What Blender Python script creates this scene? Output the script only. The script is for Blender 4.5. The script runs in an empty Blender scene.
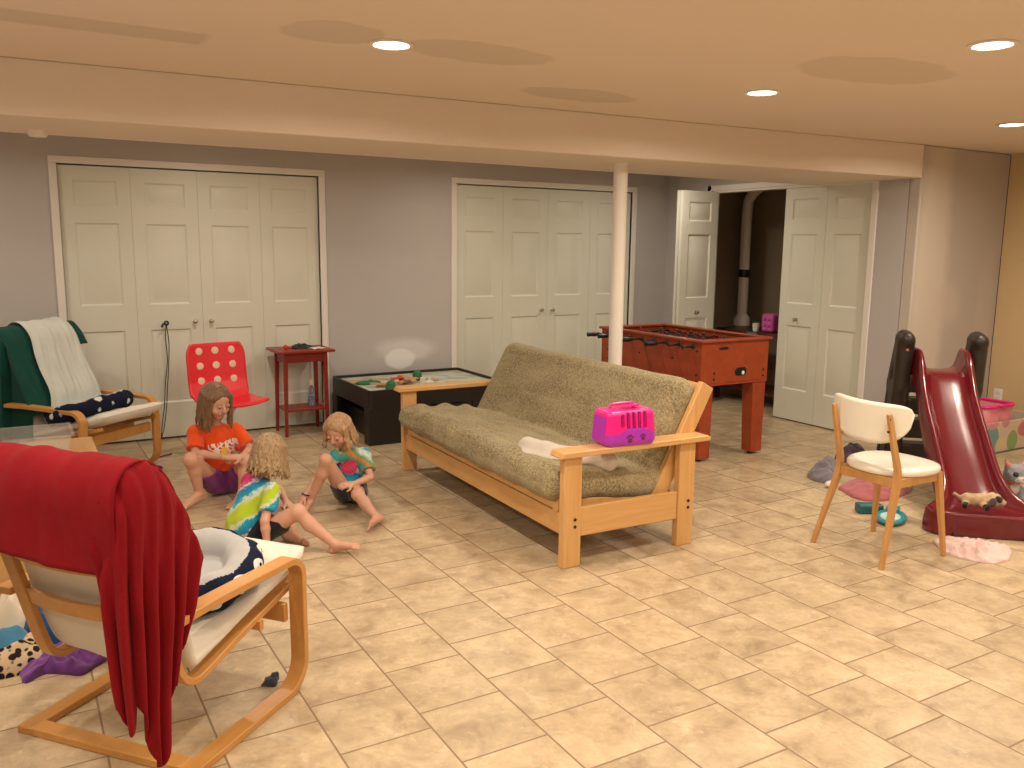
import bpy, bmesh, math, random
import numpy as np
from mathutils import Vector, Matrix, noise
C = bpy.context.scene.collection
PI = math.pi
rnd = random.Random(7)

# ------------------------------------------------------------------ materials
def mat(name, col, rough=.5, metal=0, spec=.5, trans=0, alpha=1, emit=None, es=0, coat=0, sheen=0):
    m = bpy.data.materials.new(name); m.use_nodes = True
    b = m.node_tree.nodes['Principled BSDF']
    b.inputs['Base Color'].default_value = (*col, 1)
    b.inputs['Roughness'].default_value = rough
    b.inputs['Metallic'].default_value = metal
    b.inputs['Specular IOR Level'].default_value = spec
    b.inputs['Transmission Weight'].default_value = trans
    b.inputs['Alpha'].default_value = alpha
    b.inputs['Coat Weight'].default_value = coat
    b.inputs['Sheen Weight'].default_value = sheen
    if emit:
        b.inputs['Emission Color'].default_value = (*emit, 1); b.inputs['Emission Strength'].default_value = es
    return m

class N:
    """small node-graph writer"""
    def __init__(s, m):
        s.m = m; s.t = m.node_tree; s.b = s.t.nodes['Principled BSDF']
    def n(s, typ, **kw):
        x = s.t.nodes.new(typ)
        for k, v in kw.items(): setattr(x, k, v)
        return x
    def l(s, a, b): s.t.links.new(a, b)
    def coord(s, kind='Object'): return s.n('ShaderNodeTexCoord').outputs[kind]
    def put(s, sock, v):
        if isinstance(v, bpy.types.NodeSocket): s.l(v, sock)
        elif v is not None:
            if isinstance(v, tuple) and len(v) == 3 and sock.type == 'RGBA': v = (*v, 1)
            sock.default_value = v
    def math(s, op, a, b=None, c=None, clamp=False):
        x = s.n('ShaderNodeMath', operation=op, use_clamp=clamp)
        for i, v in enumerate((a, b, c)): s.put(x.inputs[i], v)
        return x.outputs[0]
    def noise(s, vec, scale, detail=4, rough=.55, dist=0):
        x = s.n('ShaderNodeTexNoise'); s.l(vec, x.inputs['Vector'])
        x.inputs['Scale'].default_value = scale; x.inputs['Detail'].default_value = detail
        x.inputs['Roughness'].default_value = rough; x.inputs['Distortion'].default_value = dist
        return x.outputs['Fac']
    def map(s, vec, sc=(1, 1, 1), rot=(0, 0, 0), loc=(0, 0, 0)):
        x = s.n('ShaderNodeMapping'); s.l(vec, x.inputs['Vector'])
        x.inputs['Scale'].default_value = sc; x.inputs['Rotation'].default_value = rot; x.inputs['Location'].default_value = loc
        return x.outputs[0]
    def mix(s, f, a, b, mode='MIX'):
        x = s.n('ShaderNodeMix', data_type='RGBA', blend_type=mode)
        s.put(x.inputs['Factor'], f); s.put(x.inputs['A'], a); s.put(x.inputs['B'], b)
        return x.outputs['Result']
    def ramp(s, f, stops, interp='LINEAR'):
        x = s.n('ShaderNodeValToRGB'); s.l(f, x.inputs[0]); cr = x.color_ramp; cr.interpolation = interp
        while len(cr.elements) < len(stops): cr.elements.new(.5)
        for e, (p, c) in zip(cr.elements, stops):
            e.position = p; e.color = (*c, 1) if len(c) == 3 else c
        return x.outputs['Color']
    def rng(s, f, a, b, c, d):
        x = s.n('ShaderNodeMapRange'); s.l(f, x.inputs[0])
        for i, v in enumerate((a, b, c, d)): x.inputs[i + 1].default_value = v
        return x.outputs[0]
    def sep(s, vec):
        x = s.n('ShaderNodeSeparateXYZ'); s.l(vec, x.inputs[0]); return x.outputs
    def color(s, c): s.put(s.b.inputs['Base Color'], c)
    def bump(s, h, strength=.3, dist=.01):
        x = s.n('ShaderNodeBump'); s.l(h, x.inputs['Height'])
        x.inputs['Strength'].default_value = strength; x.inputs['Distance'].default_value = dist
        s.l(x.outputs[0], s.b.inputs['Normal'])

def wood(name, c1, c2, rough=.4, axis=0, scale=1.0):
    m = mat(name, c1, rough); g = N(m)
    sc = [22, 22, 22]; sc[axis] = 1.6
    v = g.map(g.coord(), tuple(x * scale for x in sc))
    n1 = g.noise(v, 1.6, 5, .6, .8)
    g.color(g.mix(g.rng(n1, .3, .7, 0, 1), c1, c2)); g.bump(n1, .06, .002)
    return m

def fabric(name, col, var=.12, scale=250, rough=.9, bump=.25, sheen=.3, big=6):
    m = mat(name, col, rough, sheen=sheen, spec=.2); g = N(m); v = g.coord()
    d = tuple(max(0, c * (1 - var * 2)) for c in col); l = tuple(min(1, c * (1 + var)) for c in col)
    g.color(g.mix(g.noise(v, big, 3), d, l)); g.bump(g.noise(v, scale, 2), bump, .002)
    return m

M = {}
M['trim'] = mat('white_trim_paint', (.80, .78, .74), .45)
M['door'] = mat('cream_door_paint', (.70, .72, .64), .42)
g = N(M['door']); g.bump(g.noise(g.map(g.coord(), (60, 60, 3)), 3, 3), .05, .001)
M['pole'] = mat('white_post_paint', (.84, .80, .76), .4)
M['knob'] = mat('brushed_nickel', (.55, .52, .46), .28, 1)
M['black'] = mat('black_plastic', (.012, .012, .013), .35)
M['steel'] = mat('steel', (.5, .5, .5), .25, 1)
M['futon_wood'] = wood('pine_wood', (.72, .43, .175), (.62, .34, .12), .35, 1)
M['futon_wood_x'] = wood('pine_wood_x', (.72, .43, .175), (.62, .34, .12), .35, 0)
M['futon_wood_z'] = wood('pine_wood_z', (.72, .43, .175), (.62, .34, .12), .35, 2)
M['birch'] = wood('bent_birch', (.58, .29, .085), (.50, .235, .06), .33, 0, .6)
M['birch_leg'] = wood('birch_leg', (.60, .33, .12), (.50, .25, .08), .38, 2, .7)
M['chest'] = wood('maple_top', (.55, .31, .12), (.48, .26, .09), .45, 1, .5)
M['foos'] = wood('cherry_laminate', (.36, .065, .022), (.28, .045, .014), .38, 1, .4)
M['redwood'] = wood('red_stained_wood', (.30, .018, .012), (.20, .012, .008), .4, 0, .7)
M['canvas'] = fabric('off_white_canvas', (.74, .69, .60), .08, 300, .9, .3, .2)
M['grey_lining'] = fabric('grey_cotton', (.42, .42, .42), .08, 300, .9, .3)
M['red_fleece'] = fabric('red_fleece', (.24, .004, .010), .14, 260, .95, .5, .02)
M['green_cloth'] = fabric('green_cloth', (.004, .062, .048), .15, 260, .95, .4, .1)
M['white_gauze'] = fabric('white_gauze', (.62, .66, .62), .1, 180, .9, .5)
M['red_plastic'] = mat('red_shell_plastic', (.75, .018, .035), .32, coat=.2)
M['seat_dot'] = mat('white_dot', (.78, .62, .50), .5)
M['white_lacquer'] = mat('white_lacquer', (.84, .80, .70), .25, coat=.3)
M['bt_black'] = mat('black_brown_laminate', (.010, .008, .007), .42)
M['bt_top'] = mat('pale_green_board', (.45, .52, .46), .5)
g = N(M['bt_top']); v = g.coord(); g.color(g.mix(g.rng(g.noise(v, 7, 3), .45, .6, 0, 1), (.50, .56, .52), (.38, .36, .26)))
M['slide_red'] = mat('maroon_plastic', (.14, .006, .013), .24, coat=.3)
g = N(M['slide_red']); g.bump(g.noise(g.coord(), 9, 2), .05, .01)
M['slide_dark'] = mat('dark_brown_plastic', (.028, .021, .017), .42)
g = N(M['slide_dark']); g.bump(g.noise(g.coord(), 300, 2), .2, .001)
M['pink'] = mat('hot_pink_plastic', (.83, .012, .28), .3)
M['purple'] = mat('violet_plastic', (.42, .035, .50), .3)
M['plum'] = mat('dark_plum', (.16, .008, .15), .5)
M['towel'] = fabric('white_plush', (.66, .60, .52), .1, 500, 1, .8)
M['clearbin'] = mat('frosted_clear_plastic', (.80, .82, .80), .3, trans=.5, alpha=.22)
M['skin'] = mat('skin', (.62, .36, .25), .5)
M['skin'].node_tree.nodes['Principled BSDF'].inputs['Subsurface Weight'].default_value = .12
M['skin'].node_tree.nodes['Principled BSDF'].inputs['Subsurface Radius'].default_value = (.01, .004, .002)
g = N(M['skin']); g.color(g.mix(g.noise(g.coord(), 14, 3), (.66, .37, .26), (.56, .30, .21)))
M['lip'] = mat('lip', (.50, .16, .14), .45)
M['eye'] = mat('eye_white', (.42, .36, .32), .35)
M['iris'] = mat('iris', (.03, .025, .02), .2)
def hairmat(name, c1, c2):
    m = mat(name, c1, .45, sheen=.1); g = N(m)
    n1 = g.noise(g.map(g.coord(), (60, 60, 8)), 2, 4)
    g.color(g.mix(g.rng(n1, .3, .7, 0, 1), c1, c2)); g.bump(n1, .5, .004); return m
M['hair_brown'] = hairmat('light_brown_hair', (.10, .05, .026), (.24, .135, .07))
M['hair_blond'] = hairmat('ash_blond_hair', (.21, .125, .06), (.45, .31, .165))
M['hair_gold'] = hairmat('golden_hair', (.28, .15, .07), (.52, .33, .17))
M['orange_shirt'] = fabric('orange_cotton', (.80, .085, .012), .1, 400, .9, .3)
M['purple_shorts'] = fabric('purple_cotton', (.20, .022, .20), .1, 400)
M['black_shorts'] = fabric('black_cotton', (.008, .008, .011), .2, 400)
M['slate_shorts'] = fabric('slate_cotton', (.04, .05, .07), .15, 400)
M['print_white'] = mat('white_print', (.80, .74, .66), .7)
M['print_red'] = mat('red_print', (.62, .03, .02), .7)
M['print_yellow'] = mat('yellow_print', (.75, .50, .05), .7)

def tiedye(name, rot, sc, stops, off=(0, 0, 0)):
    m = mat(name, (1, 1, 1), .9, sheen=.2, spec=.2); g = N(m)
    v = g.coord(); vv = g.map(v, (1, 1, 1), rot, off)
    x = g.sep(vv)[0]
    n1 = g.noise(v, 22, 4, .7); n2 = g.noise(v, 7, 2)
    f = g.math('ADD', g.math('MULTIPLY', x, sc), g.math('ADD', g.math('MULTIPLY', n1, .22), g.math('MULTIPLY', n2, .25)))
    f = g.math('FRACT', f)
    g.color(g.ramp(f, stops)); g.bump(g.noise(v, 400, 2), .3, .002); return m
PK, BL, YG, WH, TQ, GR, OR = (.72, .045, .22), (.012, .19, .42), (.42, .55, .03), (.62, .68, .62), (.01, .33, .46), (.08, .28, .13), (.55, .20, .06)

# printed fabrics ------------------------------------------------------------
def dotprint(name, base, dot, scale, size, edge=.02, noisey=0, eyes=False):
    m = mat(name, base, .9, spec=.2); g = N(m); v = g.coord()
    vo = g.n('ShaderNodeTexVoronoi'); g.l(v, vo.inputs['Vector']); vo.inputs['Scale'].default_value = scale
    vo.inputs['Randomness'].default_value = .55
    d = vo.outputs['Distance']
    if noisey: d = g.math('ADD', d, g.math('MULTIPLY', g.noise(v, scale * 3, 2), noisey))
    msk = g.rng(d, size, size + edge, 1, 0)
    if eyes:      # skulls: two dark eye sockets in each pale blob
        for sgn in (-1, 1):
            q = g.n('ShaderNodeVectorMath', operation='SUBTRACT'); g.l(v, q.inputs[0]); g.l(vo.outputs['Position'], q.inputs[1])
            q2 = g.map(q.outputs[0], (1, 1, 1), (0, 0, 0), (-sgn * .5 * .011, -sgn * .87 * .011, -.004)); ln = g.n('ShaderNodeVectorMath', operation='LENGTH'); g.l(q2, ln.inputs[0])
            msk = g.math('MULTIPLY', msk, g.rng(ln.outputs['Value'], .0065, .0085, 0, 1))
    g.color(g.mix(msk, base, dot)); g.bump(g.noise(v, 350, 2), .25, .002)
    return m
M['paw_print'] = dotprint('navy_paw_print', (.006, .010, .03), (.62, .66, .66), 13, .37, .06, .25)
m = mat('navy_skull_print', (.006, .012, .035), .9, spec=.2); g = N(m); v = g.coord(); sp = g.sep(v)
an = g.math('ARCTAN2', g.math('DIVIDE', sp[1], .165), g.math('DIVIDE', sp[0], .225))
dx = g.math('MULTIPLY', g.math('SUBTRACT', g.math('FRACT', g.math('DIVIDE', g.math('MULTIPLY', an, .21), .088)), .5), .088)
dz = g.math('SUBTRACT', sp[2], .036)
def inside(cx, cz, rx, rz, sx=1):
    x_ = g.math('DIVIDE', g.math('SUBTRACT', g.math('ABSOLUTE', dx) if sx < 0 else dx, cx), rx); z_ = g.math('DIVIDE', g.math('SUBTRACT', dz, cz), rz)
    return g.math('LESS_THAN', g.math('ADD', g.math('MULTIPLY', x_, x_), g.math('MULTIPLY', z_, z_)), 1.0)
sk = g.math('MAXIMUM', inside(0, .008, .029, .025), inside(0, -.016, .015, .015))
sk = g.math('MULTIPLY', sk, g.math('SUBTRACT', 1.0, g.math('MAXIMUM', inside(.011, .005, .008, .008, -1), inside(0, -.008, .0035, .005))))
g.color(g.mix(sk, (.006, .012, .035), (.70, .74, .74))); g.bump(g.noise(v, 350, 2), .25, .002); M['skull_print'] = m
M['leopard'] = dotprint('animal_print', (.55, .42, .28), (.02, .012, .01), 34, .50, .08, .2)
M['blue_cloth'] = fabric('blue_cloth', (.012, .065, .22), .2, 300)
M['sky_cloth'] = fabric('light_blue_cloth', (.06, .22, .38), .2, 300)
M['violet_gauze'] = fabric('violet_gauze', (.17, .04, .26), .35, 300, .8, .5, .3, 18)
M['cream_cloth'] = fabric('cream_cloth', (.66, .58, .46), .1, 300)
M['dusty_pink'] = fabric('dusty_pink', (.44, .13, .15), .18, 300, .9, .4, .3, 20)
M['pale_pink'] = fabric('pale_pink', (.78, .56, .53), .1, 300)
M['grey_plush'] = fabric('grey_plush', (.20, .18, .22), .25, 400, 1, .9, .4, 25)
M['mauve_plush'] = fabric('dark_mauve_plush', (.10, .07, .10), .25, 400, 1, .9)
m = mat('blue_gingham', (.1, .2, .4), .9); g = N(m); v = g.coord()
ck = g.n('ShaderNodeTexChecker'); g.l(v, ck.inputs['Vector']); ck.inputs['Scale'].default_value = 70
ck.inputs['Color1'].default_value = (.03, .10, .26, 1); ck.inputs['Color2'].default_value = (.55, .62, .66, 1)
g.color(ck.outputs['Color']); M['gingham'] = m
m = mat('moss_velour', (.25, .20, .11), .9, sheen=.12, spec=.15); g = N(m); v = g.coord()
n1 = g.noise(v, 95, 5, .7, .5); n2 = g.noise(g.map(v, (3, .8, 3)), 3, 3)
c = g.mix(g.rng(n1, .42, .60, 0, 1), (.16, .13, .068), (.40, .335, .195))
g.color(g.mix(g.rng(n2, .35, .65, 0, .45), c, (.47, .40, .24))); g.bump(n1, .45, .006); M['moss'] = m

# walls ----------------------------------------------------------------------
def wallmat(name, col, patch, pcol, rough=.7):
    m = mat(name, col, rough); g = N(m); v = g.coord('Object')
    n = g.noise(v, 1.3, 3, .6)
    c = g.mix(g.rng(n, .50, .66, 0, patch), col, pcol)
    g.color(c); g.bump(g.noise(v, 45, 3), .06, .003); return m, g, c
M['grey_wall'], gw, cw = wallmat('grey_wall_paint', (.50, .48, .475), .35, (.55, .525, .50))
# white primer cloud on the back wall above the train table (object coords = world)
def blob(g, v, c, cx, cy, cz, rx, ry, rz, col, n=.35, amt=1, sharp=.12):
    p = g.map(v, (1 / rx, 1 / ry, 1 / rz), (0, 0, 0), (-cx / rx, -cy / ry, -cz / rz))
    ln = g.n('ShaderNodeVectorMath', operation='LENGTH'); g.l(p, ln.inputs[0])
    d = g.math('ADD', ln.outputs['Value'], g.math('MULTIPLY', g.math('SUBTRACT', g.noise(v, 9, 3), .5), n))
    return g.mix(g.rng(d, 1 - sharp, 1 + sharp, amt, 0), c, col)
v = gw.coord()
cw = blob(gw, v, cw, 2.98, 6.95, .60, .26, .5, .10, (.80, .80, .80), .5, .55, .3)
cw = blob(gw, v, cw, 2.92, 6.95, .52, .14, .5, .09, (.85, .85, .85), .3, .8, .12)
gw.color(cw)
M['stub_wall'], gs, cs = wallmat('patched_wall_paint', (.47, .42, .385), .2, (.50, .46, .43))
v = gs.coord()
cs = blob(gs, v, cs, 6.1, 4.09, 1.1, .20, .5, 1.5, (.62, .56, .48), .3, .8, .25)
cs = blob(gs, v, cs, 6.35, 4.09, 1.1, .16, .5, .16, (.58, .50, .44), .4, .6, .3)
cs = blob(gs, v, cs, 6.85, 4.09, .95, .12, .5, .5, (.56, .48, .44), .4, .5, .3)
gs.color(cs)
M['yellow_wall'], gy, cy_ = wallmat('tan_yellow_wall_paint', (.62, .47, .26), .2, (.59, .44, .24))
M['ceiling'], gc, cc = wallmat('ceiling_paint', (.78, .68, .585), .2, (.75, .65, .55))
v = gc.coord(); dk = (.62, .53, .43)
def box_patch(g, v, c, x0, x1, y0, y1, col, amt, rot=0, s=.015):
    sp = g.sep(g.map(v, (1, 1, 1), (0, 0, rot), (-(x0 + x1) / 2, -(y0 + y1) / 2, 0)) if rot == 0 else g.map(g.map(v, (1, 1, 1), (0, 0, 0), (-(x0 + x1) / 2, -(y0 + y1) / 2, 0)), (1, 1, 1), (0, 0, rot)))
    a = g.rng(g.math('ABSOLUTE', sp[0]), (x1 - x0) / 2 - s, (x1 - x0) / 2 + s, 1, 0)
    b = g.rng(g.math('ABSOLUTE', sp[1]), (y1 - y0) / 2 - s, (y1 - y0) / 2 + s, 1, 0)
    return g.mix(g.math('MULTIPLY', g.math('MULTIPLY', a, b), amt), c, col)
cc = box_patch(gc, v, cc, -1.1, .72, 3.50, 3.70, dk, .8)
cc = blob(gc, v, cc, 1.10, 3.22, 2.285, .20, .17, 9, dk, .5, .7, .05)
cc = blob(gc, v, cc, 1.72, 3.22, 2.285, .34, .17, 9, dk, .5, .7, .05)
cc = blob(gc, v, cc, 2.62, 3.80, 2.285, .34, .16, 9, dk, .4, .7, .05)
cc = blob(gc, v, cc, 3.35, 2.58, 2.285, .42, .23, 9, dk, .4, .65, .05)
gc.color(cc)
M['beam_paint'], _g, _c = wallmat('beam_paint', (.76, .67, .58), .35, (.80, .72, .63))
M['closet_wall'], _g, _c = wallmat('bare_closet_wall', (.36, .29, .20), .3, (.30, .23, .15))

# floor tiles ----------------------------------------------------------------
m = mat('ceramic_tile', (.6, .48, .33), .33); g = N(m); v = g.coord(); sp = g.sep(v)
u = g.math('DIVIDE', g.math('SUBTRACT', sp[0], 1.0566 - 30 * .3013), .3013)
k = g.math('FLOOR', u); fu = g.math('FRACT', u)
w = g.math('DIVIDE', g.math('SUBTRACT', g.math('SUBTRACT', sp[1], 2.683 - 40 * .305), g.math('MULTIPLY', g.math('SUBTRACT', k, 30.0), .0927)), .305)
r_ = g.math('FLOOR', w); fw = g.math('FRACT', w)
du = g.math('MINIMUM', fu, g.math('SUBTRACT', 1.0, fu)); dw = g.math('MINIMUM', fw, g.math('SUBTRACT', 1.0, fw))
dd = g.math('MINIMUM', du, dw)
grout = g.rng(dd, .008, .014, 1, 0)
cb = g.n('ShaderNodeCombineXYZ'); g.l(k, cb.inputs[0]); g.l(r_, cb.inputs[1])
wn = g.n('ShaderNodeTexWhiteNoise', noise_dimensions='3D'); g.l(cb.outputs[0], wn.inputs['Vector'])
ofs = g.n('ShaderNodeVectorMath', operation='MULTIPLY_ADD'); g.l(wn.outputs['Color'], ofs.inputs[0]); ofs.inputs[1].default_value = (9, 9, 9); g.l(v, ofs.inputs[2])
n1 = g.noise(ofs.outputs[0], 7, 6, .65, .4); n2 = g.noise(ofs.outputs[0], 28, 4, .7)
base = g.ramp(n1, [(.30, (.33, .24, .15)), (.45, (.47, .36, .225)), (.60, (.575, .45, .29)), (.75, (.64, .515, .345))])
base = g.mix(g.rng(n2, .48, .70, 0, .5), base, (.36, .27, .18))
base = g.mix(g.rng(g.noise(ofs.outputs[0], 16, 5, .75), .56, .70, 0, .6), base, (.70, .58, .41))
br = g.math('ADD', g.math('MULTIPLY', wn.outputs['Value'], .14), .93)
base = g.mix(1.0, base, br, 'MULTIPLY')
g.color(g.mix(grout, base, (.25, .17, .10)))
g.put(g.b.inputs['Roughness'], g.math('ADD', g.math('MULTIPLY', n1, .25), g.math('ADD', g.math('MULTIPLY', grout, .35), .24)))
g.bump(g.math('SUBTRACT', g.math('MULTIPLY', n2, .15), grout), .35, .003)
M['tile'] = m

# ------------------------------------------------------------------ mesh tools
class MB:
    def __init__(s): s.v = []; s.f = []; s.m = []
    def add(s, vs, fs, mi=0):
        o = len(s.v); s.v += [tuple(p) for p in vs]; s.f += [tuple(i + o for i in f) for f in fs]; s.m += [mi] * len(fs); return s
    def box(s, c, d, rot=None, mi=0, taper=1.0):
        """c centre, d full dimensions, rot Matrix; taper scales the bottom"""
        vs = []
        for z in (-.5, .5):
            t = taper if z < 0 else 1
            for x, y in ((-.5, -.5), (.5, -.5), (.5, .5), (-.5, .5)): vs.append(Vector((x * d[0] * t, y * d[1] * t, z * d[2])))
        if rot is not None: vs = [rot @ p for p in vs]
        vs = [p + Vector(c) for p in vs]
        return s.add(vs, [(3, 2, 1, 0), (4, 5, 6, 7), (0, 1, 5, 4), (1, 2, 6, 5), (2, 3, 7, 6), (3, 0, 4, 7)], mi)
    def bx(s, x0, x1, y0, y1, z0, z1, mi=0):
        return s.box(((x0 + x1) / 2, (y0 + y1) / 2, (z0 + z1) / 2), (x1 - x0, y1 - y0, z1 - z0), None, mi)
    def bar(s, a, b, w, t, up=(0, 0, 1), mi=0, w2=None, t2=None):
        """rectangular bar from a to b; w along side, t along up"""
        a, b = Vector(a), Vector(b); d = (b - a).normalized(); up = Vector(up)
        sd = d.cross(up).normalized(); u2 = sd.cross(d).normalized()
        w2 = w if w2 is None else w2; t2 = t if t2 is None else t2; vs = []
        for p, ww, tt in ((a, w, t), (b, w2, t2)):
            for i, j in ((-1, -1), (1, -1), (1, 1), (-1, 1)): vs.append(p + sd * i * ww / 2 + u2 * j * tt / 2)
        return s.add(vs, [(3, 2, 1, 0), (4, 5, 6, 7), (0, 1, 5, 4), (1, 2, 6, 5), (2, 3, 7, 6), (3, 0, 4, 7)], mi)
    def tube(s, pts, r, n=10, mi=0, closed=False):
        pts = [Vector(p) for p in pts]; k = len(pts); rs = r if isinstance(r, (list, tuple)) else [r] * k
        vs = []; last = None
        for i, p in enumerate(pts):
            if closed: d = (pts[(i + 1) % k] - pts[i - 1]).normalized()
            else: d = (pts[min(i + 1, k - 1)] - pts[max(i - 1, 0)]).normalized()
            if last is None:
                a = d.cross(Vector((0, 0, 1)) if abs(d.z) < .9 else Vector((1, 0, 0))).normalized()
            else:
                a = (last - d * last.dot(d)).normalized()
            last = a; b = d.cross(a)
            for j in range(n):
                t = 2 * PI * j / n; vs.append(p + (a * math.cos(t) + b * math.sin(t)) * rs[i])
        fs = []
        for i in range(k if closed else k - 1):
            i2 = (i + 1) % k
            for j in range(n): fs.append((i * n + j, i * n + (j + 1) % n, i2 * n + (j + 1) % n, i2 * n + j))
        if not closed: fs += [tuple(range(n))[::-1], tuple(range((k - 1) * n, k * n))]
        return s.add(vs, fs, mi)
    def lathe(s, prof, c=(0, 0, 0), n=24, mi=0, axis=None):
        """prof list of (r,z); axis Matrix optional"""
        vs = []; c = Vector(c)
        for r, z in prof:
            for j in range(n):
                t = 2 * PI * j / n; p = Vector((r * math.cos(t), r * math.sin(t), z))
                if axis is not None: p = axis @ p
                vs.append(p + c)
        fs = [(i * n + j, i * n + (j + 1) % n, (i + 1) * n + (j + 1) % n, (i + 1) * n + j) for i in range(len(prof) - 1) for j in range(n)]
        fs += [tuple(range(n))[::-1], tuple(range((len(prof) - 1) * n, len(prof) * n))]
        return s.add(vs, fs, mi)
    def prism(s, poly, a, b, plane='xz', mi=0):
        """2d polygon extruded from a to b along the third axis"""
        n = len(poly)
        def P(p, t):
            return {'xz': (p[0], t, p[1]), 'yz': (t, p[0], p[1]), 'xy': (p[0], p[1], t)}[plane]
        vs = [P(p, a) for p in poly] + [P(p, b) for p in poly]
        fs = [tuple(range(n)), tuple(range(2 * n - 1, n - 1, -1))] + [(i, n + i, n + (i + 1) % n, (i + 1) % n) for i in range(n)]
        return s.add(vs, fs, mi)
    def ribbon(s, path, y0, y1, th, mi=0):
        """bent laminated strip: 2d path (x,z), thickness th in plane, spanning y0..y1"""
        n = len(path); o = []
        for i in range(n):
            a = Vector(path[max(i - 1, 0)]); b = Vector(path[min(i + 1, n - 1)]); d = (b - a).normalized()
            nn = Vector((-d.y, d.x)); p = Vector(path[i]); o.append((p + nn * th / 2, p - nn * th / 2))
        vs = []
        for q, r in o: vs += [(q.x, y0, q.y), (q.x, y1, q.y), (r.x, y1, r.y), (r.x, y0, r.y)]
        fs = []
        for i in range(n - 1):
            for j in range(4): fs.append((i * 4 + j, i * 4 + (j + 1) % 4, (i + 1) * 4 + (j + 1) % 4, (i + 1) * 4 + j))
        fs += [(3, 2, 1, 0), tuple((n - 1) * 4 + j for j in range(4))]
        return s.add(vs, fs, mi)
    def grid(s, fn, nu, nv, mi=0, closeu=False):
        vs = [fn(i / (nu if closeu else nu - 1), j / (nv - 1)) for i in range(nu) for j in range(nv)]
        fs = [(i * nv + j, ((i + 1) % nu) * nv + j, ((i + 1) % nu) * nv + j + 1, i * nv + j + 1) for i in range(nu if closeu else nu - 1) for j in range(nv - 1)]
        return s.add(vs, fs, mi)
    def build(s, name, mats, parent=None, bevel=0, angle=35, solid=0, sub=0, loc=None):
        me = bpy.data.meshes.new(name); me.from_pydata(s.v, [], s.f); me.validate()
        return finish(me, name, mats, parent, bevel, angle, solid, sub, loc, s.m)

def finish(me, name, mats, parent, bevel, angle, solid, sub, loc, mi=None, recalc=True):
    mats = mats if isinstance(mats, (list, tuple)) else [mats]
    for m in mats: me.materials.append(M[m] if isinstance(m, str) else m)
    if mi is not None and len(mats) > 1 and len(mi) == len(me.polygons): me.polygons.foreach_set('material_index', mi)
    if recalc:
        bm = bmesh.new(); bm.from_mesh(me); bmesh.ops.recalc_face_normals(bm, faces=bm.faces); bm.to_mesh(me); bm.free()
    me.polygons.foreach_set('use_smooth', [True] * len(me.polygons))
    me.set_sharp_from_angle(angle=math.radians(angle)); me.update()
    o = bpy.data.objects.new(name, me); C.objects.link(o)
    if parent is not None: o.parent = parent
    if loc is not None: o.location = loc
    if solid:
        k = o.modifiers.new('s', 'SOLIDIFY'); k.thickness = solid; k.offset = 0
    if bevel:
        k = o.modifiers.new('b', 'BEVEL'); k.width = bevel; k.segments = 2; k.limit_method = 'ANGLE'; k.angle_limit = math.radians(40)
        k.harden_normals = False
    if sub:
        k = o.modifiers.new('u', 'SUBSURF'); k.levels = sub; k.render_levels = sub
    return o

def tag(o, label=None, cat=None, group=None, kind=None):
    if label: o['label'] = label
    if cat: o['category'] = cat
    if group: o['group'] = group
    if kind: o['kind'] = kind
    return o
def thing(name, label, cat, loc=(0, 0, 0), rotz=0, group=None):
    o = bpy.data.objects.new(name, None); C.objects.link(o); o.empty_display_size = .1
    o.location = loc; o.rotation_euler = (0, 0, rotz); return tag(o, label, cat, group)
def copy_tree(o, parent=None):
    c = o.copy(); C.objects.link(c); c.parent = parent
    for ch in [x for x in bpy.data.objects if x.parent == o]: copy_tree(ch, c)
    return c
def struct(o): o['kind'] = 'structure'; return o
def smooth_path(pts, n=8):
    """Catmull-Rom"""
    P = [Vector(p) for p in pts]; out = []
    for i in range(len(P) - 1):
        p0 = P[max(i - 1, 0)]; p1 = P[i]; p2 = P[i + 1]; p3 = P[min(i + 2, len(P) - 1)]
        for j in range(n):
            t = j / n; out.append(.5 * ((2 * p1) + (p2 - p0) * t + (2 * p0 - 5 * p1 + 4 * p2 - p3) * t * t + (3 * p1 - p0 - 3 * p2 + p3) * t ** 3))
    out.append(P[-1]); return out

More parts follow.
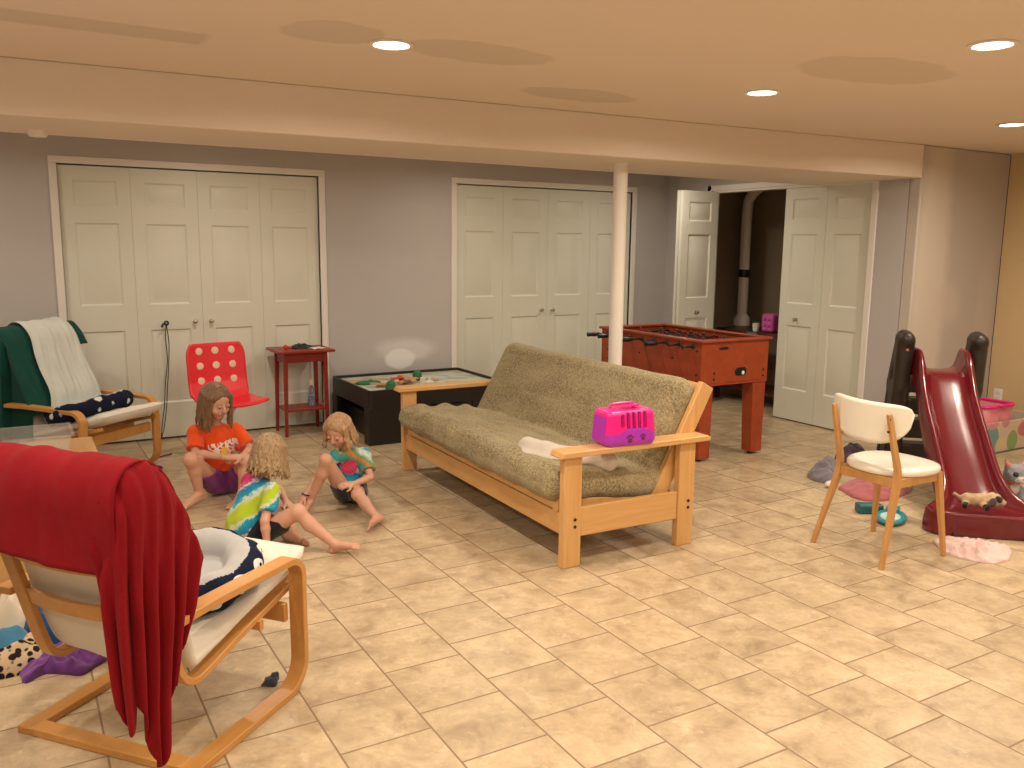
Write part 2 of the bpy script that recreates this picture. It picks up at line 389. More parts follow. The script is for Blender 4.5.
# ------------------------------------------------------------------ distance-field modelling
class Field:
    def __init__(s, lo, hi, h):
        s.lo = np.array(lo, float); s.h = h
        n = np.ceil((np.array(hi) - s.lo) / h).astype(int) + 1; s.n = n
        s.d = np.full(n, 1.0, np.float32)
        s.ax = [s.lo[i] + h * np.arange(n[i]) for i in range(3)]
    def win(s, lo, hi):
        a = np.clip(np.floor((np.array(lo) - s.lo) / s.h).astype(int), 0, s.n); b = np.clip(np.ceil((np.array(hi) - s.lo) / s.h).astype(int) + 1, 0, s.n)
        sl = tuple(slice(a[i], b[i]) for i in range(3))
        g = np.meshgrid(*[s.ax[i][sl[i]] for i in range(3)], indexing='ij'); return sl, g
    def put(s, sl, dn, k, op='u'):
        a = s.d[sl]
        if op == 'u':
            if k > 0:
                hh = np.clip(.5 + .5 * (a - dn) / k, 0, 1); r = a * (1 - hh) + dn * hh - k * hh * (1 - hh)
            else: r = np.minimum(a, dn)
        elif op == 's':
            if k > 0:
                hh = np.clip(.5 - .5 * (a + dn) / k, 0, 1); r = a * (1 - hh) - dn * hh + k * hh * (1 - hh)
            else: r = np.maximum(a, -dn)
        else: r = np.maximum(a, dn)
        s.d[sl] = r
    def cone(s, a, b, r1, r2, k=.01, op='u'):
        a = np.array(a, float); b = np.array(b, float); R = max(r1, r2) + k + 3 * s.h
        sl, (X, Y, Z) = s.win(np.minimum(a, b) - R, np.maximum(a, b) + R)
        if X.size == 0: return s
        ab = b - a; L = max(ab @ ab, 1e-9)
        t = np.clip(((X - a[0]) * ab[0] + (Y - a[1]) * ab[1] + (Z - a[2]) * ab[2]) / L, 0, 1)
        d = np.sqrt((X - a[0] - t * ab[0]) ** 2 + (Y - a[1] - t * ab[1]) ** 2 + (Z - a[2] - t * ab[2]) ** 2) - (r1 + (r2 - r1) * t)
        s.put(sl, d, k, op); return s
    def ball(s, a, r, k=.01, op='u'): return s.cone(a, a, r, r, k, op)
    def ell(s, c, rad, ax=None, k=.01, op='u'):
        c = np.array(c, float); rad = np.array(rad, float); R = rad.max() + k + 3 * s.h
        sl, (X, Y, Z) = s.win(c - R, c + R)
        if X.size == 0: return s
        q = [X - c[0], Y - c[1], Z - c[2]]
        if ax is not None: q = [q[0] * e[0] + q[1] * e[1] + q[2] * e[2] for e in ax]
        k0 = np.sqrt(sum((q[i] / rad[i]) ** 2 for i in range(3))); k1 = np.sqrt(sum((q[i] / rad[i] ** 2) ** 2 for i in range(3))) + 1e-9
        s.put(sl, k0 * (k0 - 1) / k1, k, op); return s
    def rbox(s, c, half, r, ax=None, k=.01, op='u', warp=None):
        c = np.array(c, float); half = np.array(half, float); R = np.linalg.norm(half) + k + 3 * s.h
        sl, (X, Y, Z) = s.win(c - R, c + R)
        q = [X - c[0], Y - c[1], Z - c[2]]
        if ax is not None: q = [q[0] * e[0] + q[1] * e[1] + q[2] * e[2] for e in ax]
        e = [np.abs(q[i]) - (half[i] - r) for i in range(3)]
        d = np.sqrt(sum(np.maximum(x, 0) ** 2 for x in e)) + np.minimum(np.maximum(np.maximum(e[0], e[1]), e[2]), 0) - r
        if warp is not None: d = d + warp(*q)
        s.put(sl, d, k, op); return s
    def cut(s, p, n):
        """keep the side where (x-p).n < 0"""
        n = np.array(n, float); n /= np.linalg.norm(n); p = np.array(p, float)
        X, Y, Z = np.meshgrid(*s.ax, indexing='ij', sparse=True)
        s.d = np.maximum(s.d, (X - p[0]) * n[0] + (Y - p[1]) * n[1] + (Z - p[2]) * n[2]).astype(np.float32); return s
    def disp(s, fn):
        X, Y, Z = np.meshgrid(*s.ax, indexing='ij', sparse=True); s.d = (s.d + fn(X, Y, Z)).astype(np.float32); return s
    def mesh(s, name, mats, parent=None, angle=60, paint=None, org=(0, 0, 0), extra=None):
        d = s.d; d = np.pad(d, 1, constant_values=1.0); ins = d < 0
        n = np.array(d.shape) - 1
        cs = np.zeros((*n, 3), np.float32); ct = np.zeros(n, np.float32)
        off = [(i, j, k) for i in (0, 1) for j in (0, 1) for k in (0, 1)]
        def sub(a, o): return a[o[0]:o[0] + n[0], o[1]:o[1] + n[1], o[2]:o[2] + n[2]]
        for a in off:
            for axx in range(3):
                if a[axx]: continue
                b = list(a); b[axx] = 1
                da, db = sub(d, a), sub(d, b); x = (da < 0) != (db < 0)
                t = np.where(x, da / np.where(x, da - db, 1), 0)
                for c in range(3): cs[..., c] += np.where(x, a[c] + (t if c == axx else 0), 0)
                ct += x
        act = ct > 0; idx = np.full(n, -1, np.int64); idx[act] = np.arange(act.sum())
        ijk = np.argwhere(act); V = (ijk + cs[act] / ct[act][:, None] - 1) * s.h + s.lo
        F = []
        for axx in range(3):
            o1, o2 = [i for i in range(3) if i != axx]
            A = np.moveaxis(ins, axx, 0); sgn = A[:-1] != A[1:]
            sg = np.moveaxis(sgn, 0, axx); e = np.argwhere(sg)
            e = e[(e[:, o1] > 0) & (e[:, o2] > 0) & (e[:, o1] < n[o1]) & (e[:, o2] < n[o2])]
            def I(da, db):
                q = e.copy(); q[:, o1] -= da; q[:, o2] -= db; return idx[q[:, 0], q[:, 1], q[:, 2]]
            quad = np.stack([I(1, 1), I(0, 1), I(0, 0), I(1, 0)], 1)
            st = ins[e[:, 0], e[:, 1], e[:, 2]]
            if axx == 1: st = ~st
            quad[~st] = quad[~st][:, ::-1]; F.append(quad)
        F = np.concatenate(F); V = V - np.array(org)
        me = bpy.data.meshes.new(name); me.vertices.add(len(V)); me.vertices.foreach_set('co', V.astype(np.float32).ravel())
        me.loops.add(len(F) * 4); me.loops.foreach_set('vertex_index', F.astype(np.int32).ravel())
        me.polygons.add(len(F)); me.polygons.foreach_set('loop_start', np.arange(len(F), dtype=np.int32) * 4)
        me.update(calc_edges=True); me.validate()
        mi = np.zeros(len(F), np.int32)
        if paint:
            ctr = V[F].mean(1) + np.array(org)
            for p, r, k in paint: mi[np.linalg.norm((ctr - np.array(p)) / np.array(r), axis=1) < 1] = k
        o = finish(me, name, mats, parent, 0, angle, 0, 0, None, mi.tolist(), recalc=False)
        if extra is not None:      # join extra loose geometry (eyes, nails) into the same mesh
            bm = bmesh.new(); bm.from_mesh(o.data); ev = [bm.verts.new(Vector(p) - Vector(org)) for p in extra.v]
            for f, k in zip(extra.f, extra.m):
                q = bm.faces.new([ev[i] for i in f]); q.material_index = k; q.smooth = True
            bm.to_mesh(o.data); bm.free()
        return o
def wr(seed, amp, fx, fy, fz):
    """soft wrinkle function from warped sines"""
    r = random.Random(seed); T = [(r.uniform(.6, 1.4) * fx, r.uniform(.6, 1.4) * fy, r.uniform(.6, 1.4) * fz, r.uniform(0, 6), r.choice((-1, 1)), r.choice((-1, 1))) for _ in range(6)]
    def fn(X, Y, Z):
        s = 0
        for a, b, c, p, q, w in T: s = s + np.sin(a * X + q * b * Y + w * c * Z + p + 1.3 * np.sin(.7 * b * Y + .5 * a * X + p))
        return s * amp / 6
    return fn

def crumple(name, pts, h, mats, label, cat, seed=1, amp=.35, freq=14, z0=0.0, parent=None, group=None, th=.004):
    """thrown-down garment: outline polygon pts (world), domed with folds; a closed thin shell lying on z0"""
    cx = sum(p[0] for p in pts) / len(pts); cy = sum(p[1] for p in pts) / len(pts)
    P = smooth_path([(*p, 0) for p in pts] + [(*pts[0], 0)], 10)[:-1]; n = len(P); rings = 16
    b = MB(); top = []
    def z(x, y, f):
        e = 1 - f ** 2.2
        a = noise.noise(Vector((x * freq, y * freq, seed * 3.1))); c = noise.noise(Vector((x * freq * 2.3, y * freq * 2.3, seed * 1.7)))
        rdg = 1 - abs(a) * 2
        return z0 + .003 + h * (.15 + .85 * max(e, 0) ** .6) * (1 - amp + amp * rdg) + h * .22 * c * (.3 + e) * (1 if f < .98 else 0)
    vs = [Vector((cx, cy, z(cx, cy, 0)))]
    for i in range(1, rings + 1):
        f = i / rings
        for p in P:
            k = 1 + .06 * noise.noise(Vector((p.x * 20, p.y * 20, seed))) * f
            x = cx + (p.x - cx) * f * k; y = cy + (p.y - cy) * f * k
            vs.append(Vector((x, y, max(z0 + .004, z(x, y, f)))))
    fs = [(0, 1 + j, 1 + (j + 1) % n) for j in range(n)]
    for i in range(rings - 1):
        o = 1 + i * n
        for j in range(n): fs.append((o + j, o + n + j, o + n + (j + 1) % n, o + (j + 1) % n))
    o = 1 + (rings - 1) * n; bt = len(vs)
    vs += [Vector((vs[o + j].x, vs[o + j].y, z0 + .001)) for j in range(n)]
    fs += [(o + j, bt + j, bt + (j + 1) % n, o + (j + 1) % n) for j in range(n)] + [tuple(range(bt, bt + n))[::-1]]
    base = Vector((cx, cy, z0)); b.add([v - base for v in vs], fs)
    ob = b.build(name, mats, parent, angle=80, loc=base)
    if label: tag(ob, label, cat, group)
    return ob
#PART2
# ------------------------------------------------------------------ the room
YB, XR, XC, YS, XL, YF = 6.948, 7.02, 5.90, 4.09, -1.15, -2.6
ZC, ZB = 2.285, 2.045
C1 = (.339, 2.223); C2 = (3.475, 5.44); C3 = (4.50, 6.30); DH = 2.055
struct(MB().bx(XL - .1, XR + .1, YF - .1, YB + .2, -.1, 0).build('floor', 'tile'))
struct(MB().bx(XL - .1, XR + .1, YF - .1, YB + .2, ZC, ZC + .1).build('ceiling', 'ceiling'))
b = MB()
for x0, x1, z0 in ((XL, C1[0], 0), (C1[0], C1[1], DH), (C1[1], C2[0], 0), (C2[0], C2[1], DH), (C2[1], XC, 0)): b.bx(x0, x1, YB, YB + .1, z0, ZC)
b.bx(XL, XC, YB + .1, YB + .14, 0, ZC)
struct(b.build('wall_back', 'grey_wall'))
struct(MB().bx(XL - .1, XL, YF, YB, 0, ZC).build('wall_left', 'grey_wall'))
struct(MB().bx(XL, XR, YF - .1, YF, 0, ZC).build('wall_front', 'grey_wall'))
struct(MB().bx(XR, XR + .1, YF, YS, 0, ZC).build('wall_right', 'yellow_wall'))
b = MB(); b.bx(XC, XC + .1, YS + .1, C3[0], 0, ZC); b.bx(XC, XC + .1, C3[0], C3[1], DH, ZC); b.bx(XC, XC + .1, C3[1], YB, 0, ZC)
struct(b.build('wall_alcove', 'grey_wall'))
b = MB(); b.bx(XC, XR, YS, YS + .1, 0, ZC)
struct(b.build('wall_stub', 'stub_wall', bevel=.012))
b = MB(); b.bx(XR - .03, XR, YS + .1, YB + .1, 0, ZC); b.bx(XC + .1, XR - .03, YB, YB + .05, 0, ZC); b.bx(XC + .1, XR - .03, YS + .1, YS + .13, 0, ZC)
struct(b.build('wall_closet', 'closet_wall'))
b = MB(); b.prism([(XL, 4.446), (XC, YS), (XC, 5.09), (XL, 5.09)], ZB, ZC, 'xy')
struct(b.build('ceiling_beam', 'beam_paint', bevel=.006))
p = thing('support_post', None, None, (3.455, 4.541, 0)); struct(p)
MB().lathe([(.046, .0), (.046, ZB)], n=32).build('post_shaft', 'pole', p)
MB().lathe([(.075, .0), (.075, .008)], n=24).build('base_plate', 'pole', p)

def leaf_mb(w, h=2.03, t=.032):
    """moulded bifold leaf, x 0..w, z 0..h, front at y=0 (facing -y)"""
    b = MB(); st = w * .19; x0, x1 = st, w - st
    P = [(.27, .84), (1.03, 1.63), (1.75, 1.93)]
    def q(xa, xb, za, zb, y=0): b.add([(xa, y, za), (xb, y, za), (xb, y, zb), (xa, y, zb)], [(0, 1, 2, 3)])
    q(0, x0, 0, h); q(x1, w, 0, h)
    zz = [0] + [z for p in P for z in p] + [h]
    for i in range(0, len(zz), 2): q(x0, x1, zz[i], zz[i + 1])
    for za, zb in P:
        R = [(0, 0), (.012, .009), (.020, .009), (.042, .002)]; vs = []
        for d, y in R: vs += [(x0 + d, y, za + d), (x1 - d, y, za + d), (x1 - d, y, zb - d), (x0 + d, y, zb - d)]
        fs = [(i * 4 + j, i * 4 + (j + 1) % 4, i * 4 + 4 + (j + 1) % 4, i * 4 + 4 + j) for i in range(3) for j in range(4)] + [(12, 13, 14, 15)]
        b.add(vs, fs)
    b.add([(0, 0, 0), (w, 0, 0), (w, 0, h), (0, 0, h), (0, t, 0), (w, t, 0), (w, t, h), (0, t, h)], [(4, 7, 6, 5), (0, 4, 5, 1), (1, 5, 6, 2), (2, 6, 7, 3), (3, 7, 4, 0)])
    return b
def leaf(parent, p0, ang, w, knob=None, label=None):
    o = leaf_mb(w).build('door_leaf', 'door', parent, angle=20); o.location = p0; o.rotation_euler = (0, 0, ang)
    if knob is not None:
        A = Matrix.Rotation(PI / 2, 3, 'X')
        k = MB().lathe([(.016, 0), (.016, .003), (.007, .006), (.007, .018), (.015, .024), (.017, .031), (.012, .037), (.001, .039)], (knob, 0, .893), 16, axis=A).build('door_knob', 'knob', o)
    return o
def closet_back(name, x0, x1, knobs):
    d = struct(thing(name, None, None)); w = (x1 - x0 - .012) / 4
    for i in range(4):
        leaf(d, (x0 + .004 + i * (w + .0015), YB + .02 - .012 * (1 if i in (1, 2) else 0) * 0, .015), 0, w, {1: w - .06, 2: .06}.get(i) if i in knobs else None)
closet_back('door_1', *C1, (1, 2)); closet_back('door_2', *C2, (1, 2))
def trim_back(name, x0, x1):
    b = MB(); t = .052
    b.bx(x0 - t, x0, YB - .014, YB + .03, 0, DH); b.bx(x1, x1 + t, YB - .014, YB + .03, 0, DH); b.bx(x0 - t, x1 + t, YB - .014, YB + .03, DH, DH + .05)
    struct(b.build(name, 'trim', bevel=.003))
trim_back('trim_1', *C1); trim_back('trim_2', *C2)
# closet in the alcove wall: near pair shut flat, far pair folded open into the room
d = struct(thing('door_3', None, None)); w = .446
leaf(d, (XC + .022, C3[0] + .005 + w, .012), -PI / 2, w)                    # near leaf: front faces -x
o = leaf(d, (XC + .022, C3[0] + .008 + 2 * w, .012), -PI / 2, w, w - .17 - .08)
leaf(d, (5.452, 6.205, .012), 0, w, w * .48)
leaf(d, (5.452 + w, 6.285, .012), PI, w)
b = MB(); t = .052
b.bx(XC - .014, XC + .03, C3[0] - t, C3[0], 0, ZB); b.bx(XC - .014, XC + .03, C3[1], C3[1] + t, 0, DH + .05); b.bx(XC - .014, XC + .03, 5.09, C3[1] + t, DH, DH + .05); b.bx(XC, XC + .1, C3[0], C3[1], DH - .02, DH)
struct(b.build('trim_3', 'trim', bevel=.003))

# recessed lamps
M['lamp_lens'] = mat('lamp_lens', (1, 1, 1), .5, emit=(1, .86, .66), es=14)
L0 = (1.0, .86, .69)
def downlight(x, y, label, e=18):
    t = thing('recessed_light', label, 'ceiling light', (x, y, ZC), 0, 'recessed downlights in the ceiling' )
    MB().lathe([(.088, -.001), (.088, -.006), (.072, -.008), (.068, -.003), (.068, -.001)], n=32).build('trim_ring', 'trim', t)
    MB().lathe([(.001, -.0035), (.067, -.0035), (.067, -.002)], n=32).build('lens', 'lamp_lens', t)
    l = bpy.data.lights.new('lamp', 'AREA'); l.shape = 'DISK'; l.size = .13; l.spread = math.radians(168); l.energy = e; l.color = L0
    o = bpy.data.objects.new('lamp', l); C.objects.link(o); o.location = (x, y, ZC - .012)
LP = [(1.35, 3.265, 'lit round recessed light at upper left, leftmost of the four in view'),
      (3.31, 3.214, 'lit round recessed light in the middle of the ceiling, between two darker patches'),
      (3.27, 2.02, 'lit round recessed light nearest the camera, upper right of the ceiling'),
      (5.38, 3.15, 'lit round recessed light at the far right, cut by the picture edge')]
for x, y, l in LP: downlight(x, y, l)
for x, y in ((-.6, 5.9), (1.35, 5.9), (3.3, 5.9), (5.05, 5.9)):
    downlight(x, y, 'lit round recessed light behind the ceiling beam', 11)
for x, y in ((1.3, 2.02), (5.3, 2.02), (-.6, 3.25), (-.6, 2.02), (1.3, .4), (3.3, .4), (5.3, .4), (-.6, .4), (1.3, -1.2), (3.3, -1.2), (5.3, -1.2)):
    downlight(x, y, 'lit round recessed light in the ceiling behind the camera')
tag(MB().lathe([(.045, 0), (.045, -.018), (.038, -.028), (.012, -.030), (.001, -.030)], n=28).build('smoke_detector', 'trim', None, loc=(.17, 4.93, ZB)), 'small round white smoke detector under the beam at upper left', 'smoke detector')

# world and camera
w_ = bpy.data.worlds.new('World'); bpy.context.scene.world = w_; w_.use_nodes = True
w_.node_tree.nodes['Background'].inputs[0].default_value = (.02, .02, .02, 1)
cam = bpy.data.cameras.new('camera'); co = bpy.data.objects.new('camera', cam); C.objects.link(co)
cam.sensor_width = 36; cam.lens = 854.95 / 1024 * 36; cam.clip_start = .02
yaw, pitch, roll = .52983, .15989, .011157
fw_ = Vector((math.sin(yaw) * math.cos(pitch), math.cos(yaw) * math.cos(pitch), -math.sin(pitch)))
rt = Vector((math.cos(yaw), -math.sin(yaw), 0)); up = rt.cross(fw_)
r2 = rt * math.cos(roll) + up * math.sin(roll); u2 = up * math.cos(roll) - rt * math.sin(roll)
Mx = Matrix((r2, u2, -fw_)).transposed().to_4x4(); Mx.translation = (0, 0, 1.512); co.matrix_world = Mx
S = bpy.context.scene; S.camera = co
S.view_settings.view_transform = 'Standard'; S.view_settings.look = 'None'; S.view_settings.exposure = -0.13; S.view_settings.gamma = 1; S.view_settings.use_curve_mapping = False
# ------------------------------------------------------------------ futon sofa (frame) with its folded mattress
ft = thing('futon_sofa', 'pale pine wooden futon sofa with flat arms in the middle of the room', 'sofa', (2.622, 4.235, 0), -.023)
X0, X1, Y0, Y1 = -.43, .36, -1.015, 1.0      # local extents
for sy, yy in ((-1, Y0), (1, Y1)):
    for x in (X0 + .05, X1 - .05):
        MB().bx(x - .05, x + .05, yy - .021, yy + .021, 0, .545).build('leg', 'futon_wood_z', ft, bevel=.004)
    b = MB(); b.prism([(-.47, .545), (-.455, .575), (.41, .575), (.43, .565), (.43, .545)], yy - .055, yy + .055, 'xz')
    b.build('armrest', 'futon_wood_x', ft, bevel=.006)
    MB().bx(X0 + .1, X1 - .1, yy - .012, yy + .014, .145, .29).build('end_rail', 'futon_wood_x', ft, bevel=.004)
    for x in (X0 + .05, X1 - .05):
        for z in (.20, .235): MB().lathe([(.008, 0), (.008, .003), (.004, .004)], (x + .015, yy - .021 if sy < 0 else yy + .021, z), 12, axis=Matrix.Rotation(PI / 2 * (1 if sy < 0 else -1), 3, 'X')).build('bolt', 'black', ft)
MB().bx(X0 + .02, X0 + .045, Y0 + .02, Y1 - .02, .15, .255).build('front_rail', 'futon_wood', ft, bevel=.004)
MB().bx(X1 - .045, X1 - .02, Y0 + .02, Y1 - .02, .15, .255).build('back_rail', 'futon_wood', ft, bevel=.004)
# seat grid: rails sloping back, and the leaning back grid with end posts and top rail
b = MB()
for y in (-.93, .91): b.bar((-.41, y, .285), (.20, y, .215), .045, .075)
b.bar((-.39, -.96, .285), (-.39, .94, .285), .05, .04)
for k in range(9): b.bar((-.35, -.85 + k * .21, .285), (.18, -.85 + k * .21, .225), .06, .018)
b.build('seat_grid', 'futon_wood', ft, bevel=.003)
for y in (-.962, .94): MB().bar((.14, y, .19), (.475, y, .815), .034, .085, up=(1, 0, -.5)).build('back_post', 'futon_wood_z', ft, bevel=.004)
b = MB(); b.bar((.462, -.945, .79), (.462, .925, .79), .026, .055, up=(.5, 0, 1))
b.bar((.22, -.945, .33), (.22, .925, .33), .026, .06, up=(.5, 0, 1))
for k in range(9): b.bar((.235, -.84 + k * .21, .35), (.45, -.84 + k * .21, .76), .06, .016, up=(1, 0, -.5))
b.build('back_grid', 'futon_wood', ft, bevel=.003)

F = Field((2.02, 3.18, .18), (3.20, 5.30, .95), .0095)
wk = wr(3, .010, 14, 5, 10); wk2 = wr(5, .020, 26, 17, 16)
def wseat(a, b_, c):
    return wk2(a, b_, c) * np.clip(.4 - a, 0, 1) + wk(a, b_, c) + .010 * np.sin(a * 38 + 9 * b_ + 2 * np.sin(b_ * 11)) * np.clip((b_ + .2), 0, 1) * (c > -.03) - .02 * (1 - (a / .36) ** 2) * (1 - (b_ / 1.0) ** 2)
ca, sa = math.cos(.11), math.sin(.11)
F.rbox((2.508, 4.235, .352), (.378, .975, .083), .07, [(ca, 0, -sa), (0, 1, 0), (sa, 0, ca)], 0, warp=wseat)
ta = math.atan2(.625, .335); ux = (math.cos(ta), 0, math.sin(ta)); nx = (math.sin(ta), 0, -math.cos(ta))
F.rbox((2.872, 4.235, .555), (.315, .945, .088), .08, [ux, (0, 1, 0), nx], .012, warp=lambda a, b_, c: wk(b_, a, c) * .8 - .018 * (1 - (a / .31) ** 2) * (1 - (b_ / .95) ** 2))
mo = F.mesh('futon_mattress', 'moss', org=(2.6, 4.235, .3)); mo.location = (2.612, 4.235, .3); mo.rotation_euler = (0, 0, -.023)
tag(mo, 'mossy green velour futon mattress folded over the pine sofa frame', 'mattress')
# piping seam round the back cushion
b = MB(); pc = Vector((2.872, 4.235, .555)); U = Vector(ux); Nn = Vector(nx)
loop = []
for a, y in ((.295, -.93), (.295, 0), (.295, .93)): loop.append(pc + U * a + Nn * .075 + Vector((0, y, 0)))
b.tube([p - Vector((2.6, 4.235, .3)) + Vector((0, 0, .006 * math.sin(i * 1.7))) for i, p in enumerate(smooth_path(loop, 16))], .006, 8)
b.build('piping', 'moss', mo)

# white plush strip cushion lying on the seat
F = Field((2.1, 3.15, .38), (2.75, 3.95, .56), .006)
pth = [(2.30, 3.76, .476), (2.31, 3.60, .480), (2.38, 3.44, .476), (2.50, 3.31, .462)]
for i in range(3): F.cone(pth[i], pth[i + 1], .045, .045, .02)
F.ell((2.37, 3.56, .462), (.12, .24, .034), [(.9, .35, 0), (-.35, .9, 0), (0, 0, 1)], .03)
F.disp(wr(9, .004, 30, 30, 30))
tw = F.mesh('seat_bolster', 'towel', org=(2.4, 3.55, .45)); tw.location = (2.4, 3.55, .45)
tag(tw, 'flat off-white plush bolster lying on the green futon seat', 'bolster')

# pink pet carrier on the near armrest
pc_ = thing('toy_pet_carrier', 'bright pink and violet toy pet carrier standing on the near futon arm', 'toy carrier', (2.525, 3.235, .5765), math.radians(-4))
pc_.scale = (.93, .93, .93)
# body: two-tone shell, long side facing the camera (-y); x = length
F = Field((-.18, -.12, -.01), (.18, .12, .22), .0035)
F.rbox((0, 0, .095), (.150, .085, .095), .035, None, 0)
F.disp(lambda X, Y, Z: (Z - .1) * .10)
for i in range(5): F.rbox((-.058 + i * .034, -.085, .128), (.0105, .02, .044 if i else .034), .009, None, 0, 's')
for i in range(6): F.rbox((-.075 + i * .031, .085, .128), (.0085, .02, .048), .008, None, 0, 's')
for i in range(5): F.rbox((-.065 + i * .033, 0, .20), (.009, .045, .02), .008, None, 0, 's')
bd = F.mesh('carrier_shell', ['pink', 'purple', 'plum'], pc_, 45)
me = bd.data; mi = []
for p in me.polygons:
    c = p.center; arch = .062 + .030 * math.cos(min(1.5, abs(c.x - .02) / .085 * 1.2)) if c.y < -.03 or c.y > .03 else .062
    mi.append(2 if (-.082 < c.y < -.05 and -.09 < c.x < .10 and .08 < c.z < .172 and (p.normal.y < -.9)) and c.y > -.074 else 1 if (c.z < arch and abs(c.x) < .2 and (abs(c.x) < .125 or c.z < .06)) or (c.x < -.125 and c.z < .15 and abs(c.y) < .06) else 0)
me.polygons.foreach_set('material_index', mi)
def paw(cx, cz, s):
    b = MB()
    A = Matrix.Rotation(PI / 2, 3, 'X')
    for dx, dz, r in ((0, 0, .0105), (-.013, .012, .004), (-.005, .018, .0045), (.005, .018, .0045), (.013, .012, .004)):
        b.lathe([(r * s, -.004), (r * s, .003), (.0005, .0034)], (cx + dx * s, -.0865 - (.1 - cz - dz * s) * .05, cz + dz * s), 14, axis=A)
    b.build('paw_emblem', 'plum', pc_)
paw(-.018, .028, 1.3); paw(.062, .034, 1.05)
b = MB(); b.tube(smooth_path([(-.07, .03, .180), (-.06, .03, .196), (-.02, .03, .200), (.04, .03, .200), (.07, .03, .196), (.08, .03, .180)], 5), .008, 10)
b.build('carry_handle', 'pink', pc_)
gl = thing('toy_goggles', 'small pink toy sunglasses with dark lenses lying on top of the pink carrier', 'toy glasses', (2.545, 3.215, .7535), math.radians(6))
for sx in (-1, 1):
    MB().tube([(sx * .028 + .02 * math.cos(t / 16 * 2 * PI), .016 * math.sin(t / 16 * 2 * PI), .006) for t in range(16)], .005, 8, closed=True).build('rim', 'pink', gl)
    MB().lathe([(.018, 0), (.018, .003), (.001, .005)], (sx * .028, 0, .004), 16).build('lens', 'black', gl)
MB().tube([(-.009, 0, .007), (.009, 0, .007)], .004).build('bridge', 'pink', gl)
for sx in (-1, 1): MB().tube([(sx * .05, 0, .006), (sx * .052, .04, .004)], .003).build('temple', 'pink', gl)

# ------------------------------------------------------------------ foosball table
fo = thing('foosball_table', 'cherry-brown foosball table with black rod handles behind the futon', 'foosball table', (4.45, 5.02, 0))
hx, hy, zt, zb = .325, .585, .880, .55
b = MB(); t = .022
b.bx(-hx, hx, -hy, -hy + t, zb, zt - .02); b.bx(-hx, hx, hy - t, hy, zb, zt - .02); b.bx(-hx, -hx + t, -hy + t, hy - t, zb, zt - .02); b.bx(hx - t, hx, -hy + t, hy - t, zb, zt - .02)
b.build('cabinet', 'foos', fo)
b = MB(); e = .02
b.bx(-hx - e, hx + e, -hy - e, -hy + .045, zt - .02, zt); b.bx(-hx - e, hx + e, hy - .045, hy + e, zt - .02, zt); b.bx(-hx - e, -hx + .035, -hy + .045, hy - .045, zt - .02, zt); b.bx(hx - .035, hx + e, -hy + .045, hy - .045, zt - .02, zt)
b.build('top_rim', 'foos', fo, bevel=.006)
M['pitch'] = mat('green_playfield', (.03, .12, .05), .5)
MB().bx(-hx + t, hx - t, -hy + t, hy - t, zb + .10, zb + .12).build('playfield', 'pitch', fo)
for sx in (-1, 1):
    for sy in (-1, 1):
        b = MB(); x, y = sx * (hx - .066), sy * (hy - .062)
        vs = []
        for z, q in ((.02, .054), (zb - .001, .062)):
            for i, j in ((-1, -1), (1, -1), (1, 1), (-1, 1)): vs.append((x + i * q + (.012 if z < .1 else 0), y + j * q * .9, z))
        b.add(vs, [(3, 2, 1, 0), (4, 5, 6, 7), (0, 1, 5, 4), (1, 2, 6, 5), (2, 3, 7, 6), (3, 0, 4, 7)])
        lg = b.build('leg', 'foos', fo, bevel=.004)
        MB().lathe([(.022, 0), (.022, .012), (.010, .014), (.010, .022)], (x, y, 0), 16).build('leveler_foot', 'black', lg)
A = Matrix.Rotation(PI / 2, 3, 'X'); AY = Matrix.Rotation(-PI / 2, 3, 'Y')
for x, z in ((-.20, .64), (-.20, .595), (.285, .64), (.285, .595)): MB().lathe([(.009, 0), (.009, .003), (.001, .006)], (x, -hy, z), 10, axis=A).build('bolt', 'black', fo)
for y, z in ((-.54, .63), (-.54, .585), (-.28, .72), (.10, .72), (.50, .63), (.50, .70), (-.54, .80)): MB().lathe([(.008, 0), (.008, .003), (.001, .005)], (-hx, y, z), 10, axis=AY).build('bolt', 'black', fo)
def pill(cx, cz, w, h, d=.006):
    r = h / 2; P = []
    for i in range(13): a = PI / 2 - PI * i / 12; P.append((cx + w / 2 - r + r * math.cos(a), cz + r * math.sin(a)))
    for i in range(13): a = -PI / 2 - PI * i / 12; P.append((cx - w / 2 + r + r * math.cos(a), cz + r * math.sin(a)))
    return MB().prism(P, -hy - d, -hy + .002, 'xz')
pill(.055, .640, .115, .062).build('ball_return_cup', 'black', fo, bevel=.004)
MB().lathe([(.014, 0), (.014, .001), (.001, .002)], (.075, -hy - .0062, .630), 12, axis=A).build('ball_return_mark', 'trim', fo)
pill(-.12, .815, .085, .018).build('vent_slot', 'black', fo, bevel=.002)
M['player_red'] = mat('red_player', (.16, .012, .015), .5); M['player_grey'] = mat('dark_player', (.05, .045, .045), .5)
nm = [1, 2, 3, 5, 5, 3, 2, 1]
